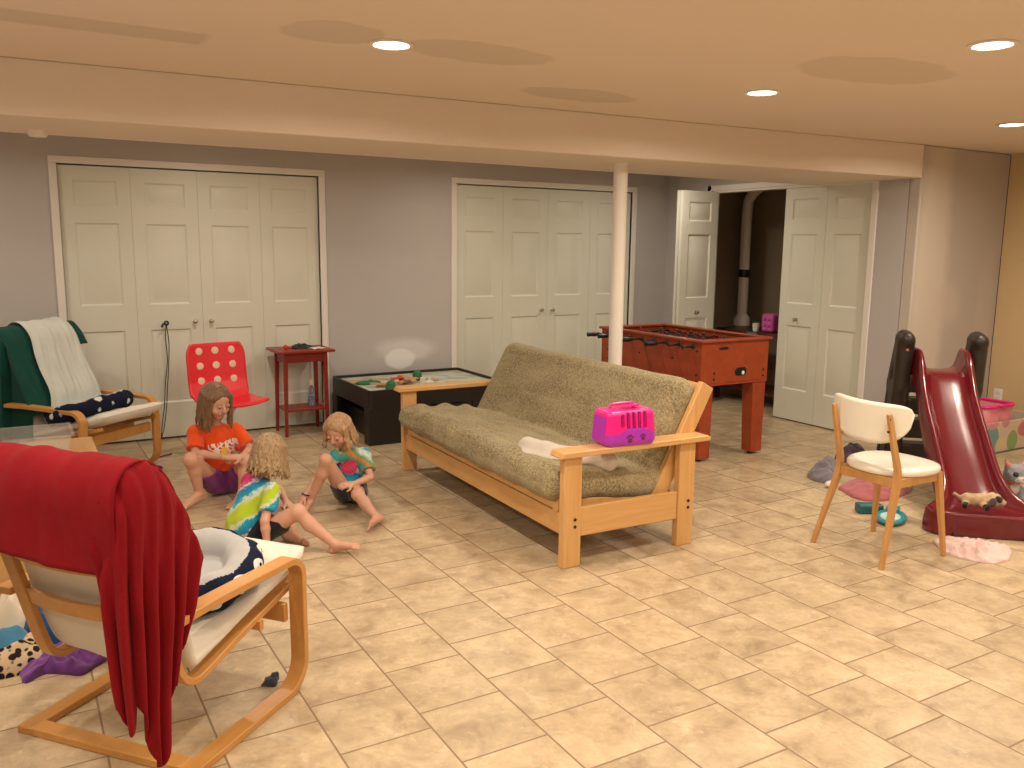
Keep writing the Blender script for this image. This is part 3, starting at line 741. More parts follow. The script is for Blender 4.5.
for k in range(8):
    y = .50 - k * .143; z = .828
    left = k in (0, 1, 3, 5)
    xa, xb = (-hx - .20, hx + .05) if left else (-hx - .10, hx + .035)
    rod = MB().tube([(xa, y, z), (xb, y, z)], .008, 10).build('rod', 'black', fo)
    if not left: MB().lathe([(.011, -.006), (.014, 0), (.011, .006)], (xb, y, z), 12, axis=Matrix.Rotation(PI / 2, 3, 'Y')).build('end_cap', 'black', rod)
    hxx = (xa - .005) if left else (xb + .005); s_ = 1 if left else -1
    if left: MB().lathe([(.012, 0), (.018, .004), (.016, .03), (.019, .06), (.016, .10), (.013, .115), (.009, .12)], (hxx, y, z), 14, axis=Matrix.Rotation(PI / 2 * s_, 3, 'Y')).build('handle', 'black', rod)
    xe = xb if left else xa
    MB().lathe([(.011, -.006), (.014, 0), (.011, .006)], (xe, y, z), 12, axis=Matrix.Rotation(PI / 2, 3, 'Y')).build('end_cap', 'black', rod)
    for sx in (-1, 1): MB().lathe([(.016, 0), (.019, .005), (.012, .012)], (sx * (hx + .001), y, z), 14, axis=Matrix.Rotation(PI / 2 * sx, 3, 'Y')).build('bearing', 'black', rod)
    for j in range(nm[k]):
        x = (j - (nm[k] - 1) / 2) * (.42 / max(nm[k], 2))
        b = MB(); b.box((x, y, z - .01), (.026, .02, .05)); b.box((x, y, z - .055), (.018, .012, .05), None, 0, .8); b.lathe([(.001, .02), (.011, .025), (.012, .038), (.001, .048)], (x, y, z), 10)
        b.build('player_figure', 'player_red' if left else 'player_grey', rod, bevel=.003)
MB().bar((-.285, -hy - .002, zb + .02), (.33, -hy - .002, zb + .02), .004, .002).build('edge_band', 'foos', fo)
# diagonal laminate seams on the long left side
for k in range(6):
    y = -.50 + k * .18; MB().bar((-hx - .0004, y, .79), (-hx - .0004, y - .09, .56), .003, .0012, up=(1, 0, 0)).build('side_stripe', 'redwood', fo)

# ------------------------------------------------------------------ white dining chair
wc = thing('dining_chair', 'white-seated chair with splayed light wood legs beside the red slide', 'chair', (3.74, 2.66, 0))
# seat: rounded shield; chair faces +x
def shield(s=1.0):
    P = []
    for i in range(48):
        t = 2 * PI * i / 48; c, s_ = math.cos(t), math.sin(t)
        e = 2.5; r = (abs(c) ** e + abs(s_) ** e) ** (-1 / e)
        x = r * c * .205 * s + .045; y = r * s_ * (.205 + .02 * c) * s
        P.append((x, y))
    return P
b = MB(); R = [(.90, .428), (.985, .432), (1.0, .442), (1.0, .452), (.975, .462), (.88, .467), (.5, .460), (.12, .456)]
vs = []
for s_, z in R: vs += [(x, y, z) for x, y in shield(s_)]
n = 48; fs = [(i * n + j, i * n + (j + 1) % n, (i + 1) * n + (j + 1) % n, (i + 1) * n + j) for i in range(len(R) - 1) for j in range(n)]
fs += [tuple(range(n))[::-1], tuple(range((len(R) - 1) * n, len(R) * n))]
b.add(vs, fs); b.build('seat', 'white_lacquer', wc, angle=60)
def bent_leg(pts, w0=.024, w1=.036):
    b = MB(); k = len(pts); ws = [w0, w1, w1 * .9, w0][:k] if k > 2 else [w0, w1]
    P = [Vector(p) for p in pts]; vs = []
    for i, p in enumerate(P):
        w = ws[i]
        for a, c in ((-1, -1), (1, -1), (1, 1), (-1, 1)): vs.append((p.x + a * w / 2, p.y + c * w * .42, p.z))
    fs = [(i * 4 + j, i * 4 + (j + 1) % 4, i * 4 + 4 + (j + 1) % 4, i * 4 + 4 + j) for i in range(k - 1) for j in range(4)] + [(3, 2, 1, 0), tuple((k - 1) * 4 + j for j in range(4))]
    b.add(vs, fs); return b
bent_leg([(-.225, -.185, 0), (-.135, -.165, .40), (-.135, -.165, .47), (-.185, -.130, .745)]).build('leg', 'birch_leg', wc, bevel=.004)
bent_leg([(-.205, .24, 0), (-.135, .165, .40), (-.135, .165, .47), (-.185, .185, .745)]).build('leg', 'birch_leg', wc, bevel=.004)
bent_leg([(.215, -.215, 0), (.185, -.165, .43)]).build('leg', 'birch_leg', wc, bevel=.004)
bent_leg([(.23, .205, 0), (.185, .165, .43)]).build('leg', 'birch_leg', wc, bevel=.004)
b = MB(); b.bar((-.135, -.165, .405), (.185, -.165, .405), .02, .045); b.bar((-.135, .165, .405), (.185, .165, .405), .02, .045); b.bar((-.135, -.165, .405), (-.135, .165, .405), .02, .045); b.bar((.185, -.165, .405), (.185, .165, .405), .02, .045)
b.build('apron', 'birch_leg', wc, bevel=.003)
def backr(u, v):
    a = (u - .5) * 2; y = a * .228 + .02; x = -.185 + .085 * a * a
    top = .792 + .004 * a; e = (1 - abs(a) ** 3.2) ** .5 if abs(a) < 1 else 0
    mid = .755 + .01 * a; lo = mid - (.165) * e + 0; hi = mid + (top - mid) * (max(0, 1 - abs(a) ** 8)) ** .5
    z = lo + (hi - lo) * v; return (x - .02 * (z - .6), y, z)
MB().grid(backr, 41, 11).build('backrest', 'white_lacquer', wc, solid=.011, angle=70)
for z in (.66, .72):
    MB().lathe([(.006, 0), (.006, .002), (.001, .003)], (-.187 - (z - .66) * .03, -.1385 + (.70 - z) * .1, z), 10, axis=Matrix.Rotation(-PI / 2, 3, 'Y')).build('screw', 'black', wc)

# ------------------------------------------------------------------ play slide
sl = thing('toy_slide', 'maroon plastic slide with dark brown ladder by the right wall', 'slide', (4.49, 2.49, 0), math.atan2(.75, .66))
# local x towards the ladder, local y to the left of that
US = [(-.03, .10), (0.0, .115), (.05, .10), (.14, .085), (.26, .10), (.40, .17), (.60, .31), (.80, .455), (1.0, .615), (1.12, .70), (1.22, .725), (1.36, .725)]
up_ = smooth_path([(x, 0, z) for x, z in US], 5)
def hw(x): return .160 + .170 * math.exp(-((max(x, 0)) / .20) ** 2)
def sect(x, zb_, fr=1.0):
    W = hw(x) * fr; h = .085 if x > .3 else .03 + .055 * max(0, x) / .3
    h += .055 * max(0, min(1, (x - 1.02) / .2)) ; lt = .030 + .05 * math.exp(-((max(x, 0)) / .2) ** 2)
    skirt = max(0.0, zb_ - .11) if x > .42 else 0.0 + max(0, (x - .2)) * .25
    P = [(-W - .012, skirt), (-W - .010, (skirt + zb_ + h) / 2), (-W - .002, zb_ + h - .015), (-W + .006, zb_ + h), (-W + lt * .6, zb_ + h), (-W + lt, zb_ + h - .012), (-W + lt + .012, zb_ + h * .35), (-W + lt + .035, zb_ + .006), (-W + lt + .075, zb_), (-W * .3, zb_ - .004)]
    return P + [(-y, z) for y, z in P[::-1]]
b = MB(); rows = []
# front rounded nose rows
for a in (0, 18, 36, 54, 70, 82):
    t = math.radians(a); x = .06 - .11 * math.cos(t) ; f = .62 + .38 * math.sin(t) ** .7 if a else .60
    rows.append((x, f, .112 - .0 * t, a))
vs = []; m = 20
first = True
# floor ring of nose
x0r = rows[0][0] - .012
S0 = sect(0, .1, rows[0][1]); vs += [(x0r, y, 0.0) for y, z in S0]
vs += [(x0r + .002, y, .05) for y, z in S0]
for i, (x, f, zb_, a) in enumerate(rows):
    Sx = sect(0, .10, f); lip = .128
    vs += [(x - .02 + .02 * i / 5, y, (0.0 if j in (0, 19) else (.06 if j in (1, 18) else lip - (.006 if i == 0 else 0) - (.0 if i < 2 else .035 * (i - 1) / 4) * (1 if 6 <= j <= 13 else 0)))) for j, (y, z) in enumerate(Sx)]
for p in up_:
    if p.x < .07: continue
    vs += [(p.x, y, z) for y, z in sect(p.x, p.z)]
nr = len(vs) // m; fs = [(i * m + j, i * m + j + 1, (i + 1) * m + j + 1, (i + 1) * m + j) for i in range(nr - 1) for j in range(m - 1)]
vs = [(x, y + .026 * (1 if x < .9 else max(0, 1 - (x - .9) / .3)), z) for x, y, z in vs]
b.add(vs, fs); b.build('slide_chute', 'slide_red', sl, solid=.008, angle=70, sub=1)
# side rails of the ladder: rounded hollow-looking blades
for sy in (-1, 1):
    F = Field((1.10, -.10, 0), (1.80, .10, 1.02), .008)
    # blade: from floor (x 1.66) leaning to the top (x 1.30)
    ax = None
    F.cone((1.27, 0, .90), (1.30, 0, .60), .058, .06, .02); F.cone((1.30, 0, .60), (1.42, 0, .05), .055, .06, .02)
    F.cone((1.31, 0, .915), (1.44, 0, .60), .058, .065, .03); F.cone((1.44, 0, .60), (1.60, 0, .05), .055, .06, .02)
    F.cone((1.36, 0, .60), (1.50, 0, .05), .06, .06, .02)
    F.cone((1.24, 0, .925), (1.33, 0, .935), .05, .05, .02)
    X = F
    F.cut((0, 0, .001), (0, 0, -1))
    F.d = np.maximum(F.d, (np.abs(F.ax[1])[None, :, None] - .056)).astype(np.float32)
    o = F.mesh('ladder_side', 'slide_dark', sl, 50); o.location = (0, sy * .225, 0)
    if sy > 0: MB().lathe([(.009, 0), (.009, .003), (.001, .004)], (1.2115, sy * .225, .86), 14, axis=Matrix.Rotation(-PI / 2, 3, 'Y')).build('round_badge', 'lip', sl)
for za, zb2 in ((.05, .185), (.235, .365), (.41, .52), (.565, .69)):
    x = 1.50 - (za + zb2) / 2 * .27
    b = MB(); b.prism([(x - .07, za), (x + .075, za), (x + .06, zb2), (x - .085, zb2)], -.19, .19, 'xz')
    b.build('ladder_step', 'slide_dark', sl, bevel=.012)

# ------------------------------------------------------------------ bentwood armchairs
def slab(path, W, T, wrinkle=None, n=28, p=.45, ends=2, seed=0):
    """padded slab swept along a 2d path (x,z); half width W, thickness T"""
    P = [Vector((q[0], q[1])) for q in path]; k = len(P); b = MB(); vs = []
    L = [0]
    for i in range(1, k): L.append(L[-1] + (P[i] - P[i - 1]).length)
    tot = L[-1]
    for i in range(k):
        d = (P[min(i + 1, k - 1)] - P[max(i - 1, 0)]).normalized(); nn = Vector((-d.y, d.x))
        e = min(L[i], tot - L[i]) / (T * .7); sc = math.sqrt(max(0.0, 1 - (1 - min(e, 1)) ** 2)) if e < 1 else 1
        sc = max(sc, .05)
        for j in range(n):
            t = 2 * PI * j / n; c, s_ = math.cos(t), math.sin(t)
            y = W * math.copysign(abs(c) ** p, c) * (.93 + .07 * sc); h = T / 2 * math.copysign(abs(s_) ** .8, s_) * sc
            q = P[i] + nn * h
            if wrinkle: q = q + nn * wrinkle * noise.noise(Vector((L[i] * 9, y * 9, seed + s_))) * (1 - abs(c) * .5)
            vs.append((q.x, y, q.y))
    fs = [(i * n + j, i * n + (j + 1) % n, (i + 1) * n + (j + 1) % n, (i + 1) * n + j) for i in range(k - 1) for j in range(n)]
    fs += [tuple(range(n))[::-1], tuple(range((k - 1) * n, k * n))]
    return b.add(vs, fs)
def arc(cx, cz, r, a0, a1, n=8): return [(cx + r * math.cos(math.radians(a0 + (a1 - a0) * i / n)), cz + r * math.sin(math.radians(a0 + (a1 - a0) * i / n))) for i in range(n + 1)]
RAIL = [(p.x, p.y) for p in [Vector((q.x + .045, q.z)) for q in smooth_path([(.60, 0, .362), (.44, 0, .325), (.26, 0, .284), (.13, 0, .248), (.06, 0, .238), (.015, 0, .265), (-.015, 0, .335), (-.055, 0, .475), (-.10, 0, .63), (-.145, 0, .76), (-.195, 0, .868)], 5)]]
def bent_chair(label, loc, rz):
    t = thing('bentwood_armchair', label, 'armchair', loc, rz, None)
    loop = [(0, .012), (.2, .012)] + arc(.47, .112, .10, -90, 0) + [(.568, .25)] + arc(.498, .400, .070, 0, 90) + [(.30, .478), (.12, .484), (-.03, .482)]
    for s in (-1, 1):
        y0, y1 = (s * .34, s * .282) if s < 0 else (s * .282, s * .34)
        MB().ribbon(loop, y0, y1, .024).build('arm_frame', 'birch', t, bevel=.003, angle=30)
        y0, y1 = (s * .272, s * .228) if s < 0 else (s * .228, s * .272)
        MB().ribbon(RAIL, y0, y1, .022).build('seat_rail', 'birch', t, bevel=.003, angle=30)
    def slat(i, dx=0, w=.055):
        a = Vector(RAIL[i]); d = (Vector(RAIL[i + 1]) - a).normalized(); b = MB(); n = 13; vs = []
        for k in range(n):
            y = -.228 + .456 * k / (n - 1); bow = -.022 * (1 - (y / .23) ** 2)
            for sx, sz in ((-1, -1), (1, -1), (1, 1), (-1, 1)):
                q = a + d * sz * w / 2 + Vector((-d.y, d.x)) * (sx * .006) + Vector((-d.y, d.x)) * -bow
                vs.append((q.x, y, q.y))
        fs = [(i_ * 4 + j, i_ * 4 + (j + 1) % 4, i_ * 4 + 4 + (j + 1) % 4, i_ * 4 + 4 + j) for i_ in range(n - 1) for j in range(4)] + [(3, 2, 1, 0), tuple((n - 1) * 4 + j for j in range(4))]
        b.add(vs, fs).build('back_slat', 'birch', t, bevel=.003)
    for i in (35, 40, 45, 49): slat(i)
    MB().bx(.0, .055, -.284, .284, .001, .026).build('floor_crossbar', 'birch', t, bevel=.003)
    MB().bx(.525, .548, -.284, .284, .24, .305).build('front_crossbar', 'birch', t, bevel=.004)
    MB().bar((.40, -.284, .285), (.40, .284, .285), .02, .03).build('seat_crossbar', 'birch', t)
    # cushion lies on the rails
    cp = []
    for i, q in enumerate(RAIL):
        a = Vector(q); d = (Vector(RAIL[min(i + 1, len(RAIL) - 1)]) - Vector(RAIL[max(i - 1, 0)])).normalized()
        cp.append(a + Vector((d.y, -d.x)) * .058)
    cp = [cp[0] + Vector((.07, .028))] + [cp[0] + Vector((.035, .014))] + cp + [cp[-1] + Vector((-.02, .045))]
    # smooth the inside of the bend
    for _ in range(3): cp = [cp[0]] + [(cp[i - 1] + cp[i] * 2 + cp[i + 1]) / 4 for i in range(1, len(cp) - 1)] + [cp[-1]]
    slab(cp, .270, .078, .014, 32).build('cushion', 'canvas', t, angle=80)
    return t
A1 = ((.140, 2.628, 0), math.radians(40)); A2 = ((.186, 6.39, 0), math.radians(-49))
bent_chair('light wood bentwood armchair in the left foreground, seen from behind under a red blanket', *A1)
bent_chair('light wood bentwood armchair by the left closet doors, draped in green and white cloth', *A2)
def lower(b):      # settle the cloth on the chair back
    b.v = [(x + .045 + .028 * min(1, max(0, (z - .3) / .65)), y, z - .092 * min(1, max(0, (z - .30) / .65))) for x, y, z in b.v]; return b
def place(o, A, local=(0, 0, 0)):
    o.location = Matrix.Rotation(A[1], 3, 'Z') @ Vector(local) + Vector(A[0]); o.rotation_euler = (0, 0, A[1]); return o

def drape(cols, prof, fold=.012, nf=9, seed=0, nv=40, pull=None):
    """cloth sheet: cols list of y; prof(y) -> list of (x,z) followed from front hem to rear hem"""
    b = MB(); G = []
    for y in cols:
        P = smooth_path([(q[0], 0, q[1]) for q in prof(y)], 8); L = [0]
        for i in range(1, len(P)): L.append(L[-1] + (P[i] - P[i - 1]).length)
        row = []
        for k in range(nv):
            s = L[-1] * k / (nv - 1); i = max(j for j in range(len(L)) if L[j] <= s + 1e-9); i = min(i, len(P) - 2)
            f = (s - L[i]) / max(L[i + 1] - L[i], 1e-6); p = P[i].lerp(P[i + 1], min(f, 1)); d = (P[i + 1] - P[i]).normalized(); nn = Vector((-d.z, 0, d.x))
            a = fold * (noise.noise(Vector((y * nf, s * 1.6, seed))) + .5 * noise.noise(Vector((y * nf * 2.7, s * 3, seed + 5))))
            row.append(Vector((p.x, y, p.z)) + nn * abs(a) * -1 + Vector((0, .02 * noise.noise(Vector((s * 3, y * 2, seed + 9))), 0)))
        G.append(row)
    m = nv; vs = [p for r in G for p in r]; fs = [(i * m + j, (i + 1) * m + j, (i + 1) * m + j + 1, i * m + j + 1) for i in range(len(G) - 1) for j in range(m - 1)]
    return b.add(vs, fs)
def lin(a, b, n): return [a + (b - a) * i / (n - 1) for i in range(n)]
# red blanket over the near chair
def pr_red(y):
    return [(-.02, .80), (-.055, .90), (-.10, .99), (-.165, 1.045), (-.235, 1.035), (-.272, .97), (-.268, .86), (-.262, .745 + .012 * math.sin(y * 9))]
b = drape(lin(.335, -.305, 60), pr_red, .012, 7, 2)
# long fall at the right-hand corner: plan columns from the rear face round to the side
def topz(x):
    T = [(-.29, .95), (-.276, .965), (-.235, 1.035), (-.165, 1.045), (-.10, .99), (-.055, .90), (-.02, .80), (.03, .64)]
    for (a, za), (c, zc) in zip(T, T[1:]):
        if x <= c: return za + (zc - za) * max(0, (x - a)) / (c - a)
    return T[-1][1]
plan = [(-.276, -.240, .60), (-.286, -.262, .38), (-.288, -.29, .22), (-.272, -.315, .19), (-.25, -.332, .26), (-.215, -.338, .15), (-.18, -.342, .07), (-.14, -.345, .055), (-.10, -.342, .17), (-.06, -.345, .31), (-.02, -.342, .42), (.01, -.340, .47)]
PP = smooth_path([(p[0], p[1], p[2]) for p in plan], 8)
nv = 56; vs = []
for i, q in enumerate(PP):
    p = Vector((q.x, q.y, 0)); a, c = PP[max(i - 1, 0)], PP[min(i + 1, len(PP) - 1)]
    t = Vector((c.x - a.x, c.y - a.y, 0)).normalized(); nn = Vector((t.y, -t.x, 0)); zt_ = topz(q.x) + (.0 if q.y > -.30 else .004)
    for k in range(nv):
        f = k / (nv - 1); z = zt_ + (q.z - zt_) * f
        w = min(1, f * 2.0) * .015 * math.sin(i * .55 + 1.2 * math.sin(f * 2.5)) + .008 * noise.noise(Vector((i * .25, f * 3, 4)))
        rin = Vector((.026 * (1 - min(1, max(0, (f - .22) / .12))), 0, 0)) if q.y > -.30 else Vector()
        pin = (Vector((-.19, -.34, 0)) - p) * .36 * f * f; z += (.05 if q.z < .3 else .0) * f
        inn = Vector((0, .038 * (1 - min(1, f * 9)) ** 2, 0)) if q.y < -.30 else Vector()
        vs.append(p + rin + pin + nn * w * (1 if q.y < -.30 or f > .3 else .3) + inn + Vector((.015 * f, .02 * f * f, z)))
m = nv; b.add(vs, [(i * m + j, (i + 1) * m + j, (i + 1) * m + j + 1, i * m + j + 1) for i in range(len(PP) - 1) for j in range(m - 1)])
# short fall at the left rear corner
plan = [(-.278, .20, .98, .62), (-.29, .24, .98, .30), (-.295, .28, 1.0, .22), (-.28, .325, 1.0, .26), (-.22, .345, .98, .45)]
PP = smooth_path([(p[0], p[1], 0) for p in plan], 6); TT = smooth_path([(p[2], p[3], 0) for p in plan], 6); vs = []
for i, (p, q) in enumerate(zip(PP, TT)):
    for k in range(30):
        f = k / 29; vs.append(Vector((p.x - .012 * math.sin(i * .8) * f, p.y + .012 * math.cos(i * .8) * f, q.x + (q.y - q.x) * f)))
b.add(vs, [(i * 30 + j, (i + 1) * 30 + j, (i + 1) * 30 + j + 1, i * 30 + j + 1) for i in range(len(PP) - 1) for j in range(29)])
lower(b); rb = place(b.build('blanket', 'red_fleece', solid=.006, angle=80), A1)
tag(rb, 'red fleece blanket hung over the back of the foreground armchair', 'blanket')

# green cloth and white gauze over the far chair
def pr_green(y):
    rear = [(-.095, .985), (-.17, 1.055), (-.25, 1.03), (-.285, .92), (-.28, .70), (-.25, .42)]
    if y > -.13: return [(-.055, .90), (-.075, .945)] + rear
    return [(.13, .45), (.085, .54), (.03, .68), (-.035, .84)] + rear
b = drape(lin(-.135, .315, 40), pr_green, .012, 6, 12)
b2 = drape(lin(-.315, -.128, 26), pr_green, .012, 6, 12); b.add(b2.v, b2.f)
vs = []
GT = [(-.285, .92), (-.25, 1.03), (-.17, 1.055), (-.095, .985), (-.035, .84), (.03, .68), (.085, .54)]
def gz(x):
    for (a, za), (c, zc) in zip(GT, GT[1:]):
        if x <= c: return za + (zc - za) * max(0, (x - a)) / (c - a)
    return GT[-1][1]
for i in range(40):          # fall down the chair's near side, behind the arm
    f = i / 39; x = -.285 + .37 * f; zt_ = gz(x); lo = .13 if x < -.06 else .50
    lo = .13 + .12 * min(1, max(0, (x + .08) / .05)); lo = min(lo, zt_ - .01)
    for k in range(24):
        g_ = k / 23; z = zt_ + (lo - zt_) * g_
        vs.append(Vector((x - .01 * g_, -.318 - .022 * math.sin(min(1, g_ * 3) * PI * .5) - .010 * math.sin(f * 22) * g_ if x < -.09 else -.302 + .026 * min(1, g_ * 5), z)))
b.add(vs, [(i * 24 + j, (i + 1) * 24 + j, (i + 1) * 24 + j + 1, i * 24 + j + 1) for i in range(39) for j in range(23)])
lower(b)
gc_ = place(b.build('throw_cloth', 'green_cloth', solid=.006, angle=80), A2)
tag(gc_, 'dark green cloth hung over the back of the far left armchair', 'cloth')
def pr_white(y):
    return [(.30 - y * .1, .40), (.20, .40), (.135, .46), (.105, .58), (.05, .71), (-.015, .86), (-.075, 1.0), (-.165, 1.075), (-.25, 1.055), (-.29, .95), (-.292, .80)]
cols = lin(-.17, .20, 44)
b = drape(cols, pr_white, .022, 14, 31, 56)
for i, v_ in enumerate(b.v):      # the gauze spreads toward the seat
    x, y, z = v_; k = max(0, min(1, (1.0 - z) / .55)); b.v[i] = (x, y + .02 * k + (y - .015) * .18 * k + .03 * (1 - k), z)
lower(b)
wg = place(b.build('gauze_sheet', 'white_gauze', solid=.004, angle=80), A2)
tag(wg, 'sheer white sheet over the green cloth, trailing onto the far armchair seat', 'sheet')

# padded pet beds lying on both seats
def pet_bed(mname, A, loc, rz, label, a=.25, b_=.19):
    F = Field((-.36, -.30, -.04), (.36, .30, .16), .006); n = 22
    F.ell((0, 0, .012), (a, b_, .028), None, .0)
    for i in range(n):
        t0, t1 = 2 * PI * i / n, 2 * PI * (i + 1) / n
        def P(t): 
            dip = .5 + .5 * math.cos(t)      # low at the open front
            return (a * math.cos(t), b_ * math.sin(t), .050 - .018 * dip)
        r = .058
        F.cone(P(t0), P(t1), r * (.92 + .10 * math.sin(i * 2.1)), r * (.92 + .10 * math.sin((i + 1) * 2.1)), .012)
    F.disp(wr(4, .005, 35, 35, 35))
    o = F.mesh('pet_bed', [mname, 'grey_lining'], None, 80)
    me = o.data; mi = []
    for p in me.polygons:
        c = p.center; e = math.sqrt((c.x / a) ** 2 + (c.y / b_) ** 2)
        mi.append(1 if e < 1.0 + .10 * (c.z > .06) and c.z > .0 else 0)
    me.polygons.foreach_set('material_index', mi)
    o.location = Matrix.Rotation(A[1], 3, 'Z') @ Vector(loc) + Vector(A[0])
    o.rotation_euler = (Matrix.Rotation(A[1], 3, 'Z') @ Matrix.Rotation(-math.radians(16), 3, 'Y') @ Matrix.Rotation(rz, 3, 'Z')).to_euler()
    return tag(o, label, 'pet bed')
pet_bed('skull_print', A1, (.335, -.01, .408), math.radians(-60), 'grey pet bed with navy skull print sides on the foreground armchair seat', .225, .165)
pet_bed('paw_print', A2, (.36, -.02, .405), math.radians(-80), 'pet bed with navy paw print cover on the far armchair seat', .275, .18)

# ------------------------------------------------------------------ low wooden table with plastic bin, floor pile
tb = thing('storage_table', 'low honey-wood table with panel sides behind the foreground armchair', 'table', (-.14, 4.45, 0))
MB().bx(-.47, .47, -.70, .70, .425, .45).build('table_top', 'chest', tb, bevel=.004)
MB().bx(-.45, .45, -.68, .68, .02, .425).build('cabinet_body', 'chest', tb, bevel=.003)
MB().bx(-.43, .43, -.692, -.68, .05, .40).build('drawer_front', 'chest', tb, bevel=.003)
MB().lathe([(.008, 0), (.008, .012), (.014, .02), (.001, .026)], (.06, -.692, .075), 14, axis=Matrix.Rotation(PI / 2, 3, 'X')).build('drawer_knob', 'black', tb)
def tray_mb(x0, x1, y0, y1, h, t=.003, fl=.02, lip=.012):
    b = MB()
    o = [(x0, y0), (x1, y0), (x1, y1), (x0, y1)]
    def ring(e, z): return [(x0 - e, y0 - e, z), (x1 + e, y0 - e, z), (x1 + e, y1 + e, z), (x0 - e, y1 + e, z)]
    R = [ring(0, 0), ring(fl, h), ring(fl + lip, h), ring(fl + lip, h - .006), ring(fl + lip - t, h - .006), ring(fl + lip - t, h + t - .006)][:3] + [ring(fl + lip, h + t), ring(fl - t, h + t), ring(-t, t)]
    vs = [p for r in R for p in r]
    fs = [(i * 4 + j, i * 4 + (j + 1) % 4, i * 4 + 4 + (j + 1) % 4, i * 4 + 4 + j) for i in range(5) for j in range(4)] + [(3, 2, 1, 0), (20, 21, 22, 23)]
    return b.add(vs, fs)
o = tray_mb(-.26, .26, -.14, .14, .12).build('storage_bin', 'clearbin', None, bevel=.004, loc=(-.07, 4.79, .451))
tag(o, 'frosted clear plastic bin standing on the low wooden table', 'storage bin')
o = MB()
r5 = random.Random(5)
for k in range(26):
    x, y = r5.uniform(-.20, .22), r5.uniform(-.11, .11)
    o.lathe([(.001, 0), (.007, .002), (.009, .007), (.006, .012), (.001, .013)], (x, y, 0), 8)
o = o.build('beads', 'eye', loc=(-.07, 4.79, .4555)); tag(o, 'scatter of small grey beads inside the clear plastic bin', 'beads', None, 'stuff')

V = [(-.061, 3.23), (-.07, 3.318), (-.027, 3.394), (.031, 3.469), (.104, 3.461), (.167, 3.378), (.215, 3.278), (.167, 3.229), (.12, 3.184), (.043, 3.241), (.002, 3.254), (-.041, 3.219)]
crumple('scarf', V, .055, 'violet_gauze', 'crumpled violet gauze scarf at the front of the clothes pile', 'scarf', 3, .5, 16)
crumple('scarf', [(-.22, 3.36), (-.13, 3.29), (-.02, 3.31), (.055, 3.371), (.06, 3.48), (-.045, 3.50), (-.2, 3.48)], .085, 'leopard', 'animal print cloth between the violet scarf and the blue cloth', 'cloth', 5, .25, 10)
crumple('cloth', [(-.20, 3.46), (-.10, 3.39), (-.02, 3.42), (.03, 3.50), (-.03, 3.56), (-.18, 3.56)], .115, 'sky_cloth', 'light blue cloth on the left of the clothes pile', 'cloth', 6, .25, 10)
crumple('cloth', [(-.06, 3.50), (.0, 3.43), (.085, 3.40), (.115, 3.52), (.10, 3.66), (.01, 3.66), (-.06, 3.60)], .165, 'blue_cloth', 'deep blue cloth rising at the right of the clothes pile', 'cloth', 8, .35, 9)
crumple('cloth', [(-.16, 3.56), (-.08, 3.50), (.0, 3.52), (.035, 3.60), (-.01, 3.68), (-.13, 3.68)], .20, 'cream_cloth', 'cream white cloth on top of the clothes pile', 'cloth', 11, .35, 9)
crumple('cloth', [(-.02, 3.64), (.06, 3.63), (.09, 3.69), (.04, 3.73), (-.03, 3.72)], .235, 'gingham', 'small blue and white checked cloth at the back of the clothes pile', 'cloth', 12, .2, 9)

# tiny toy on the floor under the armchair front
F = Field((-.04, -.04, 0), (.04, .04, .04), .0025)
F.rbox((0, 0, .012), (.016, .012, .011), .004); F.rbox((.014, .006, .020), (.010, .007, .012), .003); F.cone((-.01, 0, .015), (-.028, -.010, .010), .006, .004); F.ball((.004, -.014, .009), .008)
o = F.mesh('toy_figure', 'slate_shorts'); o.location = (.685, 2.80, 0); o.scale = (1.2, 1.2, 1.2); tag(o, 'tiny grey toy lying on the tiles beside the foreground armchair', 'toy')

# ------------------------------------------------------------------ cords at the left closet
b = MB(); b.tube(smooth_path([(0, 0, 0), (-.012, -.016, -.12), (-.006, -.012, -.28), (-.03, -.016, -.45), (-.045, -.018, -.62), (-.075, -.03, -.80), (-.085, -.05, -.875)], 6), .0035, 8)
b.tube(smooth_path([(0, 0, 0), (.010, -.014, -.15), (.002, -.012, -.30), (-.016, -.018, -.48), (-.032, -.022, -.64), (-.06, -.036, -.80), (-.085, -.05, -.875)], 6), .0035, 8)
b.tube([(.014 * math.cos(t / 10 * 2 * PI), -.010 + .004 * math.sin(t), .014 * math.sin(t / 10 * 2 * PI)) for t in range(10)], .007, 8, closed=True)
b.tube(smooth_path([(-.012, -.012, .0), (-.028, -.014, -.012), (-.034, -.014, -.03)], 4), .008, 8)
o = b.build('cord', 'black', loc=(1.005, 6.930, .905)); tag(o, 'black cord loop hanging from the left closet door knob', 'cord')
b = MB(); b.tube(smooth_path([(.92, 6.42, .006), (.80, 6.34, .006), (.66, 6.25, .007), (.74, 6.10, .008), (.62, 5.98, .006), (.50, 6.04, .006)], 8), .006, 8)
b.tube(smooth_path([(.80, 6.32, .012), (.72, 6.16, .016), (.80, 6.04, .008), (.72, 5.96, .006)], 8), .007, 8)
tag(b.build('strap', 'plum'), 'dark purple strap lying on the tiles under the far armchair', 'strap')

